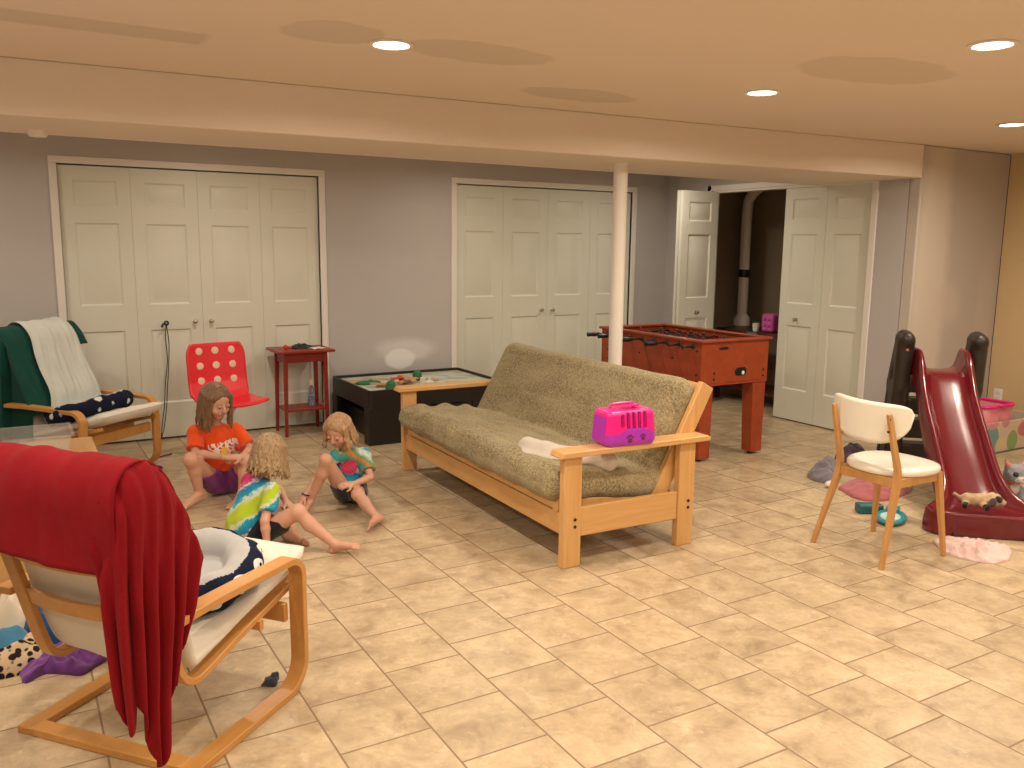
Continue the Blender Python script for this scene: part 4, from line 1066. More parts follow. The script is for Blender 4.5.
# ------------------------------------------------------------------ red dotted child chair
rc_ = thing('swivel_chair', 'red plastic child swivel chair with white dots in front of the closet', 'chair', (1.285, 6.16, 0), math.radians(-80))
def shell(u, v):
    # v 0 = seat front, 1 = back top ; chair faces +x
    prof = [(.21, .395), (.19, .41), (.08, .402), (-.04, .396), (-.13, .402), (-.18, .44), (-.205, .52), (-.222, .66), (-.24, .80)]
    i = v * (len(prof) - 1); k = min(int(i), len(prof) - 2); f = i - k
    a, b_ = prof[k], prof[k + 1]; x = a[0] + (b_[0] - a[0]) * f; z = a[1] + (b_[1] - a[1]) * f
    w = .215 if v > .55 else .215 + .0 * v; s = (u - .5) * 2
    rr = 1.0
    if v > .90: rr = 1 - .16 * ((v - .90) / .10) ** 2.5
    if v < .12: rr = 1 - .30 * ((.12 - v) / .12) ** 2
    if .42 < v < .62: rr = 1 - .08 * math.sin((v - .42) / .2 * PI)
    return (x + (.020 * s * s if v > .5 else 0), s * w * rr, z + (.018 * s * s if v < .5 else 0))
pf = [shell(.5, j / 60) for j in range(61)]
MB().grid(shell, 25, 61).build('seat_shell', 'red_plastic', rc_, solid=.012, angle=70, sub=0, bevel=0)
for zz in (.745, .64, .535):
    for yy in (-.12, 0, .12):
        x = -.205 - (zz - .52) * .125 + .020 * (yy / .215) ** 2
        MB().lathe([(.026, 0), (.026, .002), (.022, .003)], (x + .0065, yy, zz), 20, axis=Matrix.Rotation(PI / 2 - .12, 3, 'Y')).build('white_dot', 'seat_dot', rc_)
MB().lathe([(.02, .07), (.02, .30), (.035, .34), (.07, .385)], n=18).build('pedestal', 'steel', rc_)
for k in range(5):
    a = 2 * PI * k / 5 + .3; lg = MB().bar((0, 0, .085), (.19 * math.cos(a), .19 * math.sin(a), .05), .035, .03, w2=.02, t2=.02).build('base_arm', 'red_plastic', rc_, bevel=.004)
    MB().lathe([(.020, -.009), (.024, 0), (.020, .009)], (.185 * math.cos(a), .185 * math.sin(a), .0245), 16, axis=Matrix.Rotation(PI / 2, 3, 'X')).build('caster', 'black', lg)

# ------------------------------------------------------------------ red side table
rt_ = thing('side_table', 'small red stained side table against the closet trim', 'table', (1.975, 6.735, 0))
b = MB(); b.bx(-.228, .228, -.185, .185, .665, .685); b.build('table_top', 'redwood', rt_, bevel=.004)
for sx in (-1, 1):
    for sy in (-1, 1):
        vs = []
        for z, q, o_ in ((0, .011, .010), (.665, .017, 0)):
            for i, j in ((-1, -1), (1, -1), (1, 1), (-1, 1)): vs.append((sx * (.158 + o_) + i * q, sy * (.125 + o_) + j * q, z))
        MB().add(vs, [(3, 2, 1, 0), (4, 5, 6, 7), (0, 1, 5, 4), (1, 2, 6, 5), (2, 3, 7, 6), (3, 0, 4, 7)]).build('leg', 'redwood', rt_, bevel=.002)
b = MB(); b.bx(-.145, .145, .112, .130, .585, .665); b.bx(-.165, -.147, -.11, .11, .585, .665); b.bx(.147, .165, -.11, .11, .585, .665); b.build('apron', 'redwood', rt_)
dr = MB().bx(-.143, .143, -.135, -.118, .588, .662).build('drawer_front', 'redwood', rt_, bevel=.002)
MB().lathe([(.006, 0), (.006, .008), (.011, .014), (.001, .020)], (0, -.135, .625), 14, axis=Matrix.Rotation(PI / 2, 3, 'X')).build('drawer_knob', 'redwood', dr)
MB().bx(-.165, .165, -.13, .13, .195, .212).build('lower_shelf', 'redwood', rt_, bevel=.003)
zt_ = .6855
crumple('doll_hair', [(1.90, 6.72), (1.95, 6.69), (2.04, 6.70), (2.08, 6.75), (2.02, 6.80), (1.92, 6.79)], .035, 'black', 'tangle of black stuff on top of the red side table', 'black tangle', 21, .6, 40, zt_)
b = MB(); b.grid(lambda u, v: (-.06 + .12 * u, -.045 + .09 * v, .002 + .006 * math.sin(u * 5 + v * 3) ** 2), 12, 10)
o = b.build('paper_sheet', 'trim', solid=.001, loc=(2.085, 6.66, zt_)); o.rotation_euler = (0, 0, .4); tag(o, 'white scrap of paper on top of the red side table', 'paper')
F = Field((-.04, -.03, -.005), (.04, .03, .04), .003); F.ball((-.01, 0, .018), .018); F.cone((0, 0, .018), (.025, .004, .012), .010, .008); F.ball((-.014, .004, .034), .005)
o = F.mesh('toy_apple', 'print_red'); o.location = (1.855, 6.69, zt_); tag(o, 'small red toy on the left of the red side table top', 'toy')
bt_ = thing('doll', 'small blue and white doll standing on the red side table shelf', 'doll', (2.06, 6.75, .2125))
M['blue_print'] = dotprint('blue_print', (.10, .16, .30), (.5, .5, .5), 90, .35, .1)
MB().lathe([(.028, 0), (.03, .01), (.026, .05), (.018, .10), (.022, .13), (.014, .155), (.010, .165)], n=18).build('dress', 'blue_print', bt_)
MB().lathe([(.001, .160), (.016, .168), (.020, .185), (.016, .203), (.001, .21)], n=16).build('doll_head', 'seat_dot', bt_)
F = Field((-.04, -.03, -.005), (.04, .03, .05), .003); F.ball((0, 0, .014), .014); F.ball((.0, 0, .034), .010); F.cone((0, 0, .02), (.02, -.005, .012), .006, .005)
o = F.mesh('toy_figure', 'dusty_pink'); o.location = (2.12, 6.70, .2125); tag(o, 'tiny pink toy figure beside the doll on the side table shelf', 'toy')

# ------------------------------------------------------------------ black play table with train pieces
pt = thing('play_table', 'black-brown children play table with pale green top behind the futon', 'play table', (2.86, 6.43, 0))
lx, ly, h = .59, .43, .425
def rr(x0, x1, y0, y1, r, n=5):
    P = []
    for cx, cy, a in ((x1 - r, y0 + r, -90), (x1 - r, y1 - r, 0), (x0 + r, y1 - r, 90), (x0 + r, y0 + r, 180)):
        for i in range(n + 1): t = math.radians(a + 90 * i / n); P.append((cx + r * math.cos(t), cy + r * math.sin(t)))
    return P
b = MB(); o_, i_ = rr(-lx, lx, -ly, ly, .03), rr(-lx + .018, lx - .018, -ly + .018, ly - .018, .02); n = len(o_)
vs = [(x, y, .28) for x, y in o_] + [(x, y, h) for x, y in o_] + [(x, y, h) for x, y in i_] + [(x, y, .28) for x, y in i_]
b.add(vs, [(k * n + j, k * n + (j + 1) % n, ((k + 1) % 4) * n + (j + 1) % n, ((k + 1) % 4) * n + j) for k in range(4) for j in range(n)]); b.build('rim', 'bt_black', pt, bevel=.004)
MB().bx(-lx + .019, lx - .019, -ly + .019, ly - .019, h - .035, h - .022).build('play_board', 'bt_top', pt)
for sx in (-1, 1):
    for sy in (-1, 1):
        b = MB(); x0, x1 = sorted((sx * lx, sx * (lx - .30))); y0, y1 = sorted((sy * ly, sy * (ly - .02)))
        b.bx(x0, x1, y0, y1, 0, .285)
        x0, x1 = sorted((sx * lx, sx * (lx - .02))); y0, y1 = sorted((sy * (ly - .02), sy * (ly - .11)))
        b.bx(x0, x1, y0, y1, 0, .285); b.build('leg_panel', 'bt_black', pt, bevel=.002)
MB().bx(-.27, .27, -ly + .01, -ly + .03, .03, .27).build('drawer_front', 'bt_black', pt, bevel=.002)
MB().bx(-.50, .50, -ly + .12, ly - .05, .02, .20).build('under_bin', 'bt_black', pt, bevel=.003)
M['track'] = wood('beech_track', (.62, .38, .20), (.50, .28, .13), .5, 0)
TL = 'curved pale wooden toy track piece in the heap on the play table'
def track(x, y, rz, z, ang=50, R=.13, tilt=0):
    b = MB(); n = 9; vs = []; h_ = .012; w = .02
    for i in range(n):
        a = math.radians(ang) * i / (n - 1)
        for r, zz in ((R - w, 0), (R + w, 0), (R + w, h_), (R + w * .6, h_), (R + w * .55, h_ - .003), (R + w * .3, h_ - .003), (R + w * .25, h_), (R - w * .25, h_), (R - w * .3, h_ - .003), (R - w * .55, h_ - .003), (R - w * .6, h_), (R - w, h_)):
            vs.append((r * math.cos(a) - R, r * math.sin(a), zz))
    m = 12; b.add(vs, [(i * m + j, i * m + (j + 1) % m, (i + 1) * m + (j + 1) % m, (i + 1) * m + j) for i in range(n - 1) for j in range(m)] + [tuple(range(m))[::-1], tuple((n - 1) * m + j for j in range(m))])
    o = b.build('toy_track', 'track'); o.location = (x, y, z); o.rotation_euler = (tilt, tilt * .6, rz); return tag(o, TL, 'toy track', 'wooden train tracks heaped on the play table')
zb_ = h - .0215
for x, y, rz, z, ang, R_, tl in ((2.52, 6.22, .3, .0, 50, .13, 0), (2.62, 6.30, 2.2, .014, 50, .13, .05), (2.70, 6.20, 1.1, .0, 45, .2, 0), (2.76, 6.32, -.6, .016, 50, .13, .08), (2.60, 6.20, -1.3, .03, 40, .2, .1), (2.84, 6.22, 2.8, .0, 50, .13, 0), (2.72, 6.26, .2, .034, 45, .16, .16), (3.02, 6.36, .9, .0, 50, .13, 0), (2.56, 6.28, 1.5, .045, 50, .13, .12), (2.66, 6.18, -.4, .05, 45, .2, .1), (2.74, 6.24, 2.4, .052, 50, .13, -.1), (2.50, 6.22, .9, .02, 45, .16, .05), (2.82, 6.34, 1.4, .03, 50, .13, .14), (2.92, 6.26, .4, .014, 50, .13, .04), (2.42, 6.58, 1.9, .0, 45, .2, 0), (3.05, 6.22, 2.2, .0, 45, .2, 0)):
    track(x, y, rz, zb_ + z, ang, R_, tl)
M['felt_green'] = mat('toy_green', (.02, .14, .06), .6); M['toy_white'] = mat('toy_white', (.72, .68, .6), .5)
def toy(name, mname, x, y, prims, label, s=1.0):
    F = Field((-.09, -.09, -.01), (.09, .09, .12), .004)
    for p in prims: getattr(F, p[0])(*p[1:])
    o = F.mesh(name, mname); o.location = (x, y, zb_ + .003); o.scale = (s * 1.25, s * 1.25, s * 1.25); tag(o, label, 'toy'); return o
toy('toy_tree', 'felt_green', 2.50, 6.13, [('cone', (0, 0, .01), (0, 0, .02), .035, .03), ('cone', (0, 0, .03), (.01, 0, .055), .026, .010)], 'dark green toy tree at the left end of the track heap')
toy('toy_tree', 'felt_green', 2.86, 6.44, [('cone', (0, 0, .02), (0, 0, .05), .045, .04), ('cone', (0, 0, .05), (.01, 0, .085), .036, .012)], 'dark green toy tree at the back of the track heap', .75)
toy('toy_hill', 'felt_green', 2.44, 6.46, [('ell', (0, 0, .004), (.085, .05, .014)), ('ball', (.02, .01, .012), .012)], 'flat green toy scenery piece on the left of the play board')
toy('toy_engine', 'toy_white', 2.80, 6.12, [('rbox', (0, 0, .022), (.045, .016, .012), .006), ('cone', (.02, 0, .038), (.02, 0, .052), .009, .009), ('rbox', (-.028, 0, .044), (.014, .015, .016), .004)], 'white toy engine in front of the track heap')
toy('toy_bridge', 'print_red', 2.62, 6.27, [('rbox', (0, 0, .05), (.055, .018, .006), .004), ('rbox', (-.045, 0, .024), (.008, .016, .026), .004), ('rbox', (.045, 0, .024), (.008, .016, .026), .004)], 'red toy bridge inside the track heap', .9)
toy('toy_car', 'slate_shorts', 2.72, 6.36, [('rbox', (0, 0, .02), (.04, .02, .012), .006), ('rbox', (-.005, 0, .036), (.02, .016, .010), .006)], 'dark toy car among the heaped tracks')

# ------------------------------------------------------------------ things around the slide
crumple('blanket', [(4.56, 3.83), (4.50, 3.72), (4.53, 3.62), (4.67, 3.68), (4.90, 3.84), (5.0, 4.0), (4.79, 3.93)], .10, 'grey_plush', 'crumpled grey plush blanket on the floor behind the white chair', 'blanket', 41, .5, 9)
crumple('blanket', [(5.03, 3.99), (4.97, 3.86), (5.12, 3.78), (5.32, 3.95), (5.37, 4.03), (5.22, 4.06)], .13, 'mauve_plush', 'dark mauve blanket behind the grey one by the slide ladder', 'blanket', 42, .4, 9)
crumple('garment', [(4.48, 3.50), (4.405, 3.35), (4.42, 3.24), (4.57, 3.19), (4.83, 3.245), (4.98, 3.36), (4.96, 3.47), (4.80, 3.55), (4.63, 3.56)], .07, 'dusty_pink', 'dusty pink garment crumpled on the floor behind the white chair', 'garment', 43, .45, 9)
F = Field((-.06, -.06, 0), (.06, .06, .07), .004); F.ell((0, 0, .024), (.035, .028, .022)); F.ball((.025, .0, .036), .014)
o = F.mesh('toy_ball', 'toy_white'); o.location = (4.46, 3.56, 0); tag(o, 'small white toy left of the dusty pink garment', 'toy')
F = Field((-.06, -.06, 0), (.06, .06, .09), .004); F.rbox((0, 0, .045), (.012, .03, .012), .008, [(.8, .6, 0), (-.6, .8, 0), (0, 0, 1)]); F.ell((0, 0, .03), (.025, .018, .028))
o = F.mesh('toy_shoe', 'black'); o.location = (4.70, 3.44, .05); tag(o, 'small black toy lying on the dusty pink garment', 'toy')
M['teal'] = mat('teal_plastic', (.03, .26, .30), .35); M['teal_dk'] = mat('dark_teal', (.012, .10, .11), .4); M['pale_blue'] = mat('pale_blue_plastic', (.45, .66, .70), .4)
F = Field((-.10, -.08, -.005), (.10, .08, .09), .004); F.rbox((0, 0, .028), (.072, .04, .027), .012); F.rbox((0, 0, .055), (.05, .024, .012), .006, None, .003, 's')
o = F.mesh('toy_box', ['teal_dk']); o.location = (4.235, 3.095, .0); o.rotation_euler = (0, 0, math.radians(-30)); tag(o, 'small dark teal toy box on the floor under the white chair', 'toy')
tt = thing('toy_boat', 'teal and pale blue plastic toy beside the dark teal box under the chair', 'toy', (4.215, 2.935, 0), math.radians(28))
F = Field((-.17, -.11, -.005), (.17, .11, .12), .0045); F.ell((0, 0, .022), (.140, .082, .030), None, 0); F.cut((0, 0, .002), (0, 0, -1)); F.cut((0, 0, .034), (0, 0, 1)); F.ell((0, 0, .06), (.115, .06, .038), None, .004, 's')
F.mesh('hull', 'teal', tt)
F = Field((-.17, -.11, -.005), (.17, .11, .12), .0045); F.ell((-.035, .0, .034), (.085, .055, .014), None, 0); F.mesh('inset', 'pale_blue', tt)
F = Field((-.17, -.11, -.005), (.17, .11, .12), .0045); F.rbox((.055, 0, .05), (.04, .035, .020), .010, None, 0); F.rbox((.02, .0, .055), (.03, .012, .010), .006, None, .01); F.mesh('cabin', 'teal', tt)
crumple('cloth', [(4.106, 2.60), (4.0, 2.47), (4.0, 2.35), (4.065, 2.255), (4.198, 2.25), (4.33, 2.33), (4.30, 2.42), (4.22, 2.48), (4.17, 2.55)], .055, 'pale_pink', 'pale pink cloth spread on the floor in front of the slide', 'cloth', 47, .8, 22)

# plush puppy lying on the end of the slide
M['cream_plush'] = fabric('cream_plush', (.60, .43, .26), .15, 500, 1, .8); M['dark_plush'] = fabric('dark_brown_plush', (.03, .015, .012), .2, 500, 1, .8)
def plush(name, prims, mats, loc, rz, label, cat, paint=None, s=1, amp=.0025, rx=0):
    F = Field((-.24, -.24, -.05), (.24, .24, .34), .0048)
    for p in prims: F.cone(*p[:4], p[4] if len(p) > 4 else .012)
    F.disp(wr(8, amp * 2, 90, 90, 90))
    o = F.mesh(name, mats, None, 80, paint); o.location = loc; o.rotation_euler = (rx, 0, rz); o.scale = (s, s, s); return tag(o, label, cat)
# x = towards its head
pp = plush('plush_puppy', [((-.08, 0, .045), (.03, 0, .05), .045, .045), ((.07, 0, .060), (.085, 0, .058), .048, .045), ((.10, 0, .050), (.128, 0, .044), .030, .026),
    ((-.09, .03, .03), (-.10, .075, .018), .022, .020), ((-.09, -.03, .03), (-.10, -.075, .018), .022, .020), ((.01, .03, .03), (.03, .085, .018), .020, .020), ((.01, -.03, .03), (.03, -.085, .018), .020, .020), ((-.12, 0, .05), (-.16, .01, .07), .012, .010)],
    ['cream_plush', 'dark_plush'], (4.50, 2.60, .132), math.radians(-52), 'cream plush puppy with dark ears lying at the foot of the red slide', 'plush toy',
    [((.108, -.035, .075), (.03, .022, .025), 1), ((.03, -.085, .02), (.03, .026, .026), 1), ((-.10, .075, .02), (.03, .026, .026), 1), ((-.05, .02, .095), (.04, .03, .02), 1), ((.138, 0, .055), (.014, .014, .012), 1), ((-.10, -.075, .018), (.03, .026, .026), 1)], .80)
for s_ in (-1, 1):
    F = Field((-.10, -.10, -.06), (.14, .14, .12), .0045); F.ell((0, 0, 0), (.024, .055, .012), None, 0); e = F.mesh('ear', 'dark_plush', pp); e.location = (.062, s_ * .080, .060); e.rotation_euler = (s_ * -.35, 0, s_ * .25)
# grey plush cat sitting behind the slide
M['cat_grey'] = fabric('cat_grey_plush', (.30, .30, .33), .25, 500, 1, .9, .4, 20); M['cat_white'] = fabric('cat_white_plush', (.62, .58, .55), .1, 500, 1, .8)
pc2 = plush('plush_cat', [((0, 0, .06), (.02, 0, .13), .065, .05), ((.045, 0, .205), (.05, 0, .205), .068, .066), ((.10, 0, .185), (.115, 0, .183), .026, .024), ((.05, .045, .10), (.09, .05, .02), .024, .026), ((.05, -.045, .10), (.09, -.05, .02), .024, .026),
    ((-.01, .06, .03), (.06, .085, .025), .032, .028), ((-.01, -.06, .03), (.06, -.085, .025), .032, .028), ((-.05, 0, .04), (-.10, -.08, .04), .022, .018), ((.04, .045, .255), (.035, .065, .30), .024, .008), ((.04, -.045, .255), (.035, -.065, .30), .024, .008)],
    ['cat_grey', 'cat_white', 'lip'], (5.15, 2.81, .005), math.radians(-118), 'grey and white plush cat with red collar sitting behind the slide', 'plush toy',
    [((.12, 0, .175), (.035, .04, .032), 1), ((.06, 0, .12), (.035, .03, .045), 1), ((.10, .05, .01), (.03, .03, .025), 1), ((.10, -.05, .01), (.03, .03, .025), 1), ((.055, .055, .285), (.02, .02, .03), 2), ((.055, -.055, .285), (.02, .02, .03), 2), ((.141, 0, .195), (.010, .012, .008), 2)], .92)
for s_ in (-1, 1):
    MB().lathe([(.001, -.016), (.012, -.012), (.017, 0), (.012, .012), (.001, .016)], (.100, s_ * .030, .218), 14).build('eye', 'black', pc2)
MB().tube([(.03 + .052 * math.cos(a / 18 * 2 * PI), .052 * math.sin(a / 18 * 2 * PI), .150 + .006 * math.cos(a / 18 * 2 * PI)) for a in range(18)], .009, 8, closed=True).build('collar', 'print_red', pc2)

# storage cube with leaf print and the pink basket in it, against the tan wall
m = mat('leaf_print_card', (.60, .50, .42), .7); g = N(m); v = g.coord(); cc = (.58, .46, .36)
for cx, cz, rx, rz_, col in ((-.33, .10, .10, .12, (.10, .30, .32)), (-.05, .08, .07, .08, (.20, .34, .12)), (-.20, .05, .07, .07, (.62, .50, .30)), (.10, .16, .09, .06, (.50, .14, .16)), (-.33, .24, .08, .05, (.55, .25, .28)), (-.16, .24, .05, .05, (.45, .24, .28)), (.25, .08, .12, .10, (.10, .30, .32))):
    cc = blob(g, v, cc, cx, 0, cz, rx, 9, rz_, col, .15, .9, .05)
g.color(cc); M['leaf_print'] = m
hb = thing('toy_chest', 'pale toy box with leaf print against the tan wall behind the slide', 'toy box', (6.62, 3.80, 0))
b = MB(); t = .015
b.bx(-.42, .38, -.20, -.20 + t, 0, .24); b.bx(-.42, .38, .20 - t, .20, 0, .24); b.bx(-.42, -.42 + t, -.20 + t, .20 - t, 0, .24); b.bx(.38 - t, .38, -.20 + t, .20 - t, 0, .24); b.bx(-.42 + t, .38 - t, -.20 + t, .20 - t, 0, t)
b.build('box_body', 'leaf_print', hb, bevel=.004)
MB().bx(-.42, .38, -.21, -.205, -.0, .012).build('bottom_edge', 'mauve_plush', hb)
M['pink_mesh'] = mat('pink_mesh', (.80, .28, .32), .5, alpha=.75)
bk = thing('laundry_basket', 'hot pink rimmed basket standing in the leaf print toy box', 'basket', (6.46, 3.80, .016))
b = MB(); o1 = rr(-.15, .15, -.13, .13, .04); o2 = rr(-.19, .19, -.16, .16, .05); n = len(o1)
vs = [(x, y, 0) for x, y in o1] + [(x, y, .33) for x, y in o2]; b.add(vs, [(j, (j + 1) % n, n + (j + 1) % n, n + j) for j in range(n)] + [tuple(range(n))[::-1]])
b.build('basket_wall', 'pink_mesh', bk, solid=.003, angle=60)
MB().tube([(x, y, .335) for x, y in o2], .012, 8, closed=True).build('basket_rim', 'pink', bk)
for y in (-.19, .19): MB().tube(smooth_path([(-.07, y * .86, .34), (-.05, y, .35), (.05, y, .35), (.07, y * .86, .34)], 5), .009, 8).build('handle', 'pink', bk)
ot = thing('wall_outlet', 'small cream electrical outlet low on the tan right wall', 'outlet', (XR, 4.0, .33))
MB().bx(-.006, 0, -.036, .036, -.058, .058).build('cover_plate', 'trim', ot, bevel=.003)
for z in (-.024, .024): MB().bx(-.009, -.006, -.017, .017, z - .014, z + .014).build('socket', 'canvas', ot, bevel=.002)

# ------------------------------------------------------------------ inside the open closet
cl = thing('closet_bench', 'dark red-brown table standing inside the open closet', 'table', (6.42, 5.85, 0))
M['bench'] = wood('dark_cherry', (.10, .022, .014), (.07, .014, .009), .4, 1)
MB().bx(-.24, .24, -.55, .60, .69, .72).build('table_top', 'bench', cl, bevel=.003)
for sx in (-.21, .21):
    for sy in (-.52, .57): MB().bx(sx - .02, sx + .02, sy - .02, sy + .02, 0, .69).build('leg', 'bench', cl)
MB().bx(-.22, .22, -.54, .59, .12, .14).build('lower_shelf', 'bench', cl)
F = Field((-.12, -.12, 0), (.12, .12, .22), .005); F.rbox((0, 0, .09), (.07, .075, .09), .03, None, 0)
for z in (.05, .11): 
    for y in (-.035, .02): F.ball((-.07, y, z), .016, .003, 's')
o = F.mesh('toy_house', 'violet_toy' if 'violet_toy' in M else 'purple'); M['mag'] = mat('magenta_plastic', (.55, .10, .38), .4); o.data.materials[0] = M['mag']
o.location = (6.30, 5.83, .7205); tag(o, 'pink toy house with round holes on the table inside the closet', 'toy')
tag(MB().lathe([(.028, 0), (.036, .075), (.034, .075), (.027, .004), (.001, .004)], n=18).build('cup', 'trim', loc=(6.26, 5.99, .7205)), 'small white cup beside the pink toy house in the closet', 'cup')
b = MB(); b.grid(lambda u, v: (-.012 * math.sin(u * 14) * v - .005, -.09 + .18 * u * (.7 + .3 * v), -.50 * v * (1 - .1 * math.sin(u * 9))), 24, 20)
M['blue_sheer'] = fabric('blue_sheer', (.04, .20, .34), .2, 200)
tag(b.build('garment', 'blue_sheer', solid=.004, angle=80, loc=(6.165, 5.97, .715)), 'blue garment hanging from the table edge inside the closet', 'garment')
pv = thing('drain_pipe', 'pale vertical drain pipe with a dark coupling at the back of the closet', 'pipe', (6.60, 6.52, 0))
MB().tube(smooth_path([(0, 0, .72), (0, 0, 1.2), (0, 0, 1.9), (.0, -.05, 2.05), (.0, -.16, 2.13)], 6), .052, 18).build('pipe', 'pole', pv)
MB().lathe([(.056, 1.22), (.060, 1.23), (.060, 1.29), (.056, 1.30)], n=20).build('coupling', 'black', pv)
MB().lathe([(.085, .72), (.085, .79), (.065, .82), (.054, .84)], n=20).build('pipe_base', 'pole', pv)
#PART5
# ------------------------------------------------------------------ the three children
def V3(p): return np.array(p, float)
def nrm(v): v = np.array(v, float); return v / np.linalg.norm(v)
def person(label, J, base, sc, face, upv, head_s, hair, shirt, shorts, hands, hairlen, feet_up=None, wave=0, sleeve=.62, seed=1, hem=.045, down=False):
    J = {k: V3(v) for k, v in J.items()}
    pts = np.array(list(J.values())); h = .0042
    F = Field(pts.min(0) - .13, pts.max(0) + .15, h); F0 = (pts.min(0) - .13, pts.max(0) + .15)
    lat = nrm(J['shL'] - J['shR']); upb = nrm(J['neck'] - J['pelvis']); dep = nrm(np.cross(lat, upb)); lat2 = nrm(np.cross(upb, dep))
    bx = [lat2, dep, upb]; s = sc
    hl = nrm(J['hipL'] - J['hipR']); hd = nrm(np.cross(hl, upb))
    F.ell(J['pelvis'], (.098 * s, .080 * s, .078 * s), [nrm(np.cross(upb, hd)), hd, upb], 0)
    F.cone(J['pelvis'], J['spine'], .078 * s, .066 * s, .03)
    F.cone(J['spine'], J['chest'], .066 * s, .070 * s, .03)
    F.ell((J['spine'] * .35 + J['chest'] * .65), (.098 * s, .068 * s, .10 * s), bx, .02)
    F.cone(J['shR'] * .92 + J['chest'] * .08, J['shL'] * .92 + J['chest'] * .08, .034 * s, .034 * s, .03)
    F.cone(J['chest'] * .3 + J['neck'] * .7, J['neck'], .040 * s, .033 * s, .02)
    for S_ in 'RL':
        sh, el, ha, hp, kn, an, to = [J[k + S_] for k in ('sh', 'el', 'ha', 'hip', 'kn', 'an', 'to')]
        F.cone(sh, el, .031 * s, .0235 * s, .012); m_ = sh * .0 + el * .7 + ha * .3
        F.cone(el, m_, .0235 * s, .0245 * s, .010); F.cone(m_, ha, .0245 * s, .0165 * s, .010)
        F.cone(hp, kn, .062 * s, .041 * s, .02); F.ball(kn, .041 * s, .012)
        calf = kn * .66 + an * .34
        back = nrm(np.cross(np.cross(an - kn, hp - kn), an - kn)) * .010 * s
        F.cone(kn, calf + back, .037 * s, .038 * s, .015); F.cone(calf + back, an, .038 * s, .023 * s, .015)
        # foot: heel behind the ankle, sole, five toes
        fd = nrm(to - an); dn = nrm(an - kn); sole = nrm(dn - fd * (dn @ fd)); side = np.cross(fd, sole)
        heel = an + sole * .030 * s - fd * .018 * s; ball_ = to + sole * .0 * s
        F.cone(an, heel, .025 * s, .022 * s, .012); F.cone(an, ball_, .023 * s, .017 * s, .014)
        F.cone(heel, ball_ + side * .010 * s, .020 * s, .014 * s, .010); F.cone(ball_ - side * .018 * s, ball_ + side * .018 * s, .0135 * s, .0135 * s, .008)
        for t in range(5):
            o = side * (-.024 + .012 * t) * s; L = (.030, .028, .025, .021, .017)[t if S_ == 'R' else t] * s; r = (.0098, .0078, .0074, .0070, .0066)[t] * s
            F.cone(ball_ + o * .9, ball_ + o + fd * L, r, r * .9, .003)
        # hand
        H = hands[S_]; f = nrm(H[0]); pn = nrm(H[1]); pn = nrm(pn - f * (pn @ f)); sd = np.cross(f, pn); curl = H[2]; q = s * 1.0
        pc = ha + f * .034 * q
        F.rbox(pc, (.026 * q, .034 * q, .0125 * q), .011 * q, [sd, f, pn], .008)
        F.cone(ha - f * .01, ha + f * .012, .017 * q, .017 * q, .008)
        for t in range(4):
            o = sd * (-.0195 + .013 * t) * q; L = (.030, .034, .032, .025)[t] * q; k0 = ha + f * .062 * q + o
            a1 = math.radians(curl * .55 + 4 * t); d1 = f * math.cos(a1) + pn * math.sin(a1); k1 = k0 + d1 * L * .62
            a2 = math.radians(curl * 1.3 + 6 * t); d2 = f * math.cos(a2) + pn * math.sin(a2); k2 = k1 + d2 * L * .62
            F.cone(k0 - d1 * .006, k1, .0072 * q, .0066 * q, .0015); F.cone(k1, k2, .0066 * q, .0056 * q, .0015)
        ts = H[3]; tb_ = ha + f * .018 * q + sd * ts * .020 * q; tm = tb_ + (f * .7 + sd * ts * .75 + pn * .25) * .028 * q; te = tm + (f * .95 + sd * ts * .1 + pn * .35) * .020 * q
        F.cone(tb_, tm, .0095 * q, .0078 * q, .004); F.cone(tm, te, .0078 * q, .0066 * q, .002)
    # head
    c = J['head']; f = nrm(face); u = nrm(np.array(upv) - f * (np.array(upv) @ f)); r = np.cross(f, u); q = head_s
    F.cone(J['neck'], c - u * .05 * q - f * .02 * q, .033 * s, .034 * s, .015)
    A = [r, f, u]
    F.ell(c + u * .022 * q - f * .012 * q, (.073 * q, .088 * q, .080 * q), A, .012)
    F.ell(c - u * .035 * q + f * .022 * q, (.056 * q, .058 * q, .058 * q), A, .020)
    F.ball(c - u * .078 * q + f * .050 * q, .019 * q, .020)
    for e in (-1, 1):
        F.ell(c + r * e * .035 * q + f * .048 * q - u * .032 * q, (.024 * q, .024 * q, .022 * q), A, .014)
        F.ell(c + r * e * .075 * q - u * .008 * q - f * .008 * q, (.008 * q, .014 * q, .022 * q), A, .004)
        F.ball(c + r * e * .030 * q + f * .086 * q + u * .004 * q, .010 * q, .008, 's')
    F.cone(c + f * .080 * q + u * .006 * q, c + f * .093 * q - u * .020 * q, .0075 * q, .0100 * q, .008)
    for e in (-1, 1): F.ball(c + f * .086 * q - u * .022 * q + r * e * .009 * q, .0065 * q, .004)
    F.cone(c + f * .080 * q - u * .045 * q - r * .012 * q, c + f * .080 * q - u * .045 * q + r * .012 * q, .0055 * q, .0055 * q, .005)
    F.d = np.maximum(F.d, (.0005 - F.ax[2])[None, None, :]).astype(np.float32)   # rests on the floor
    ex = MB()
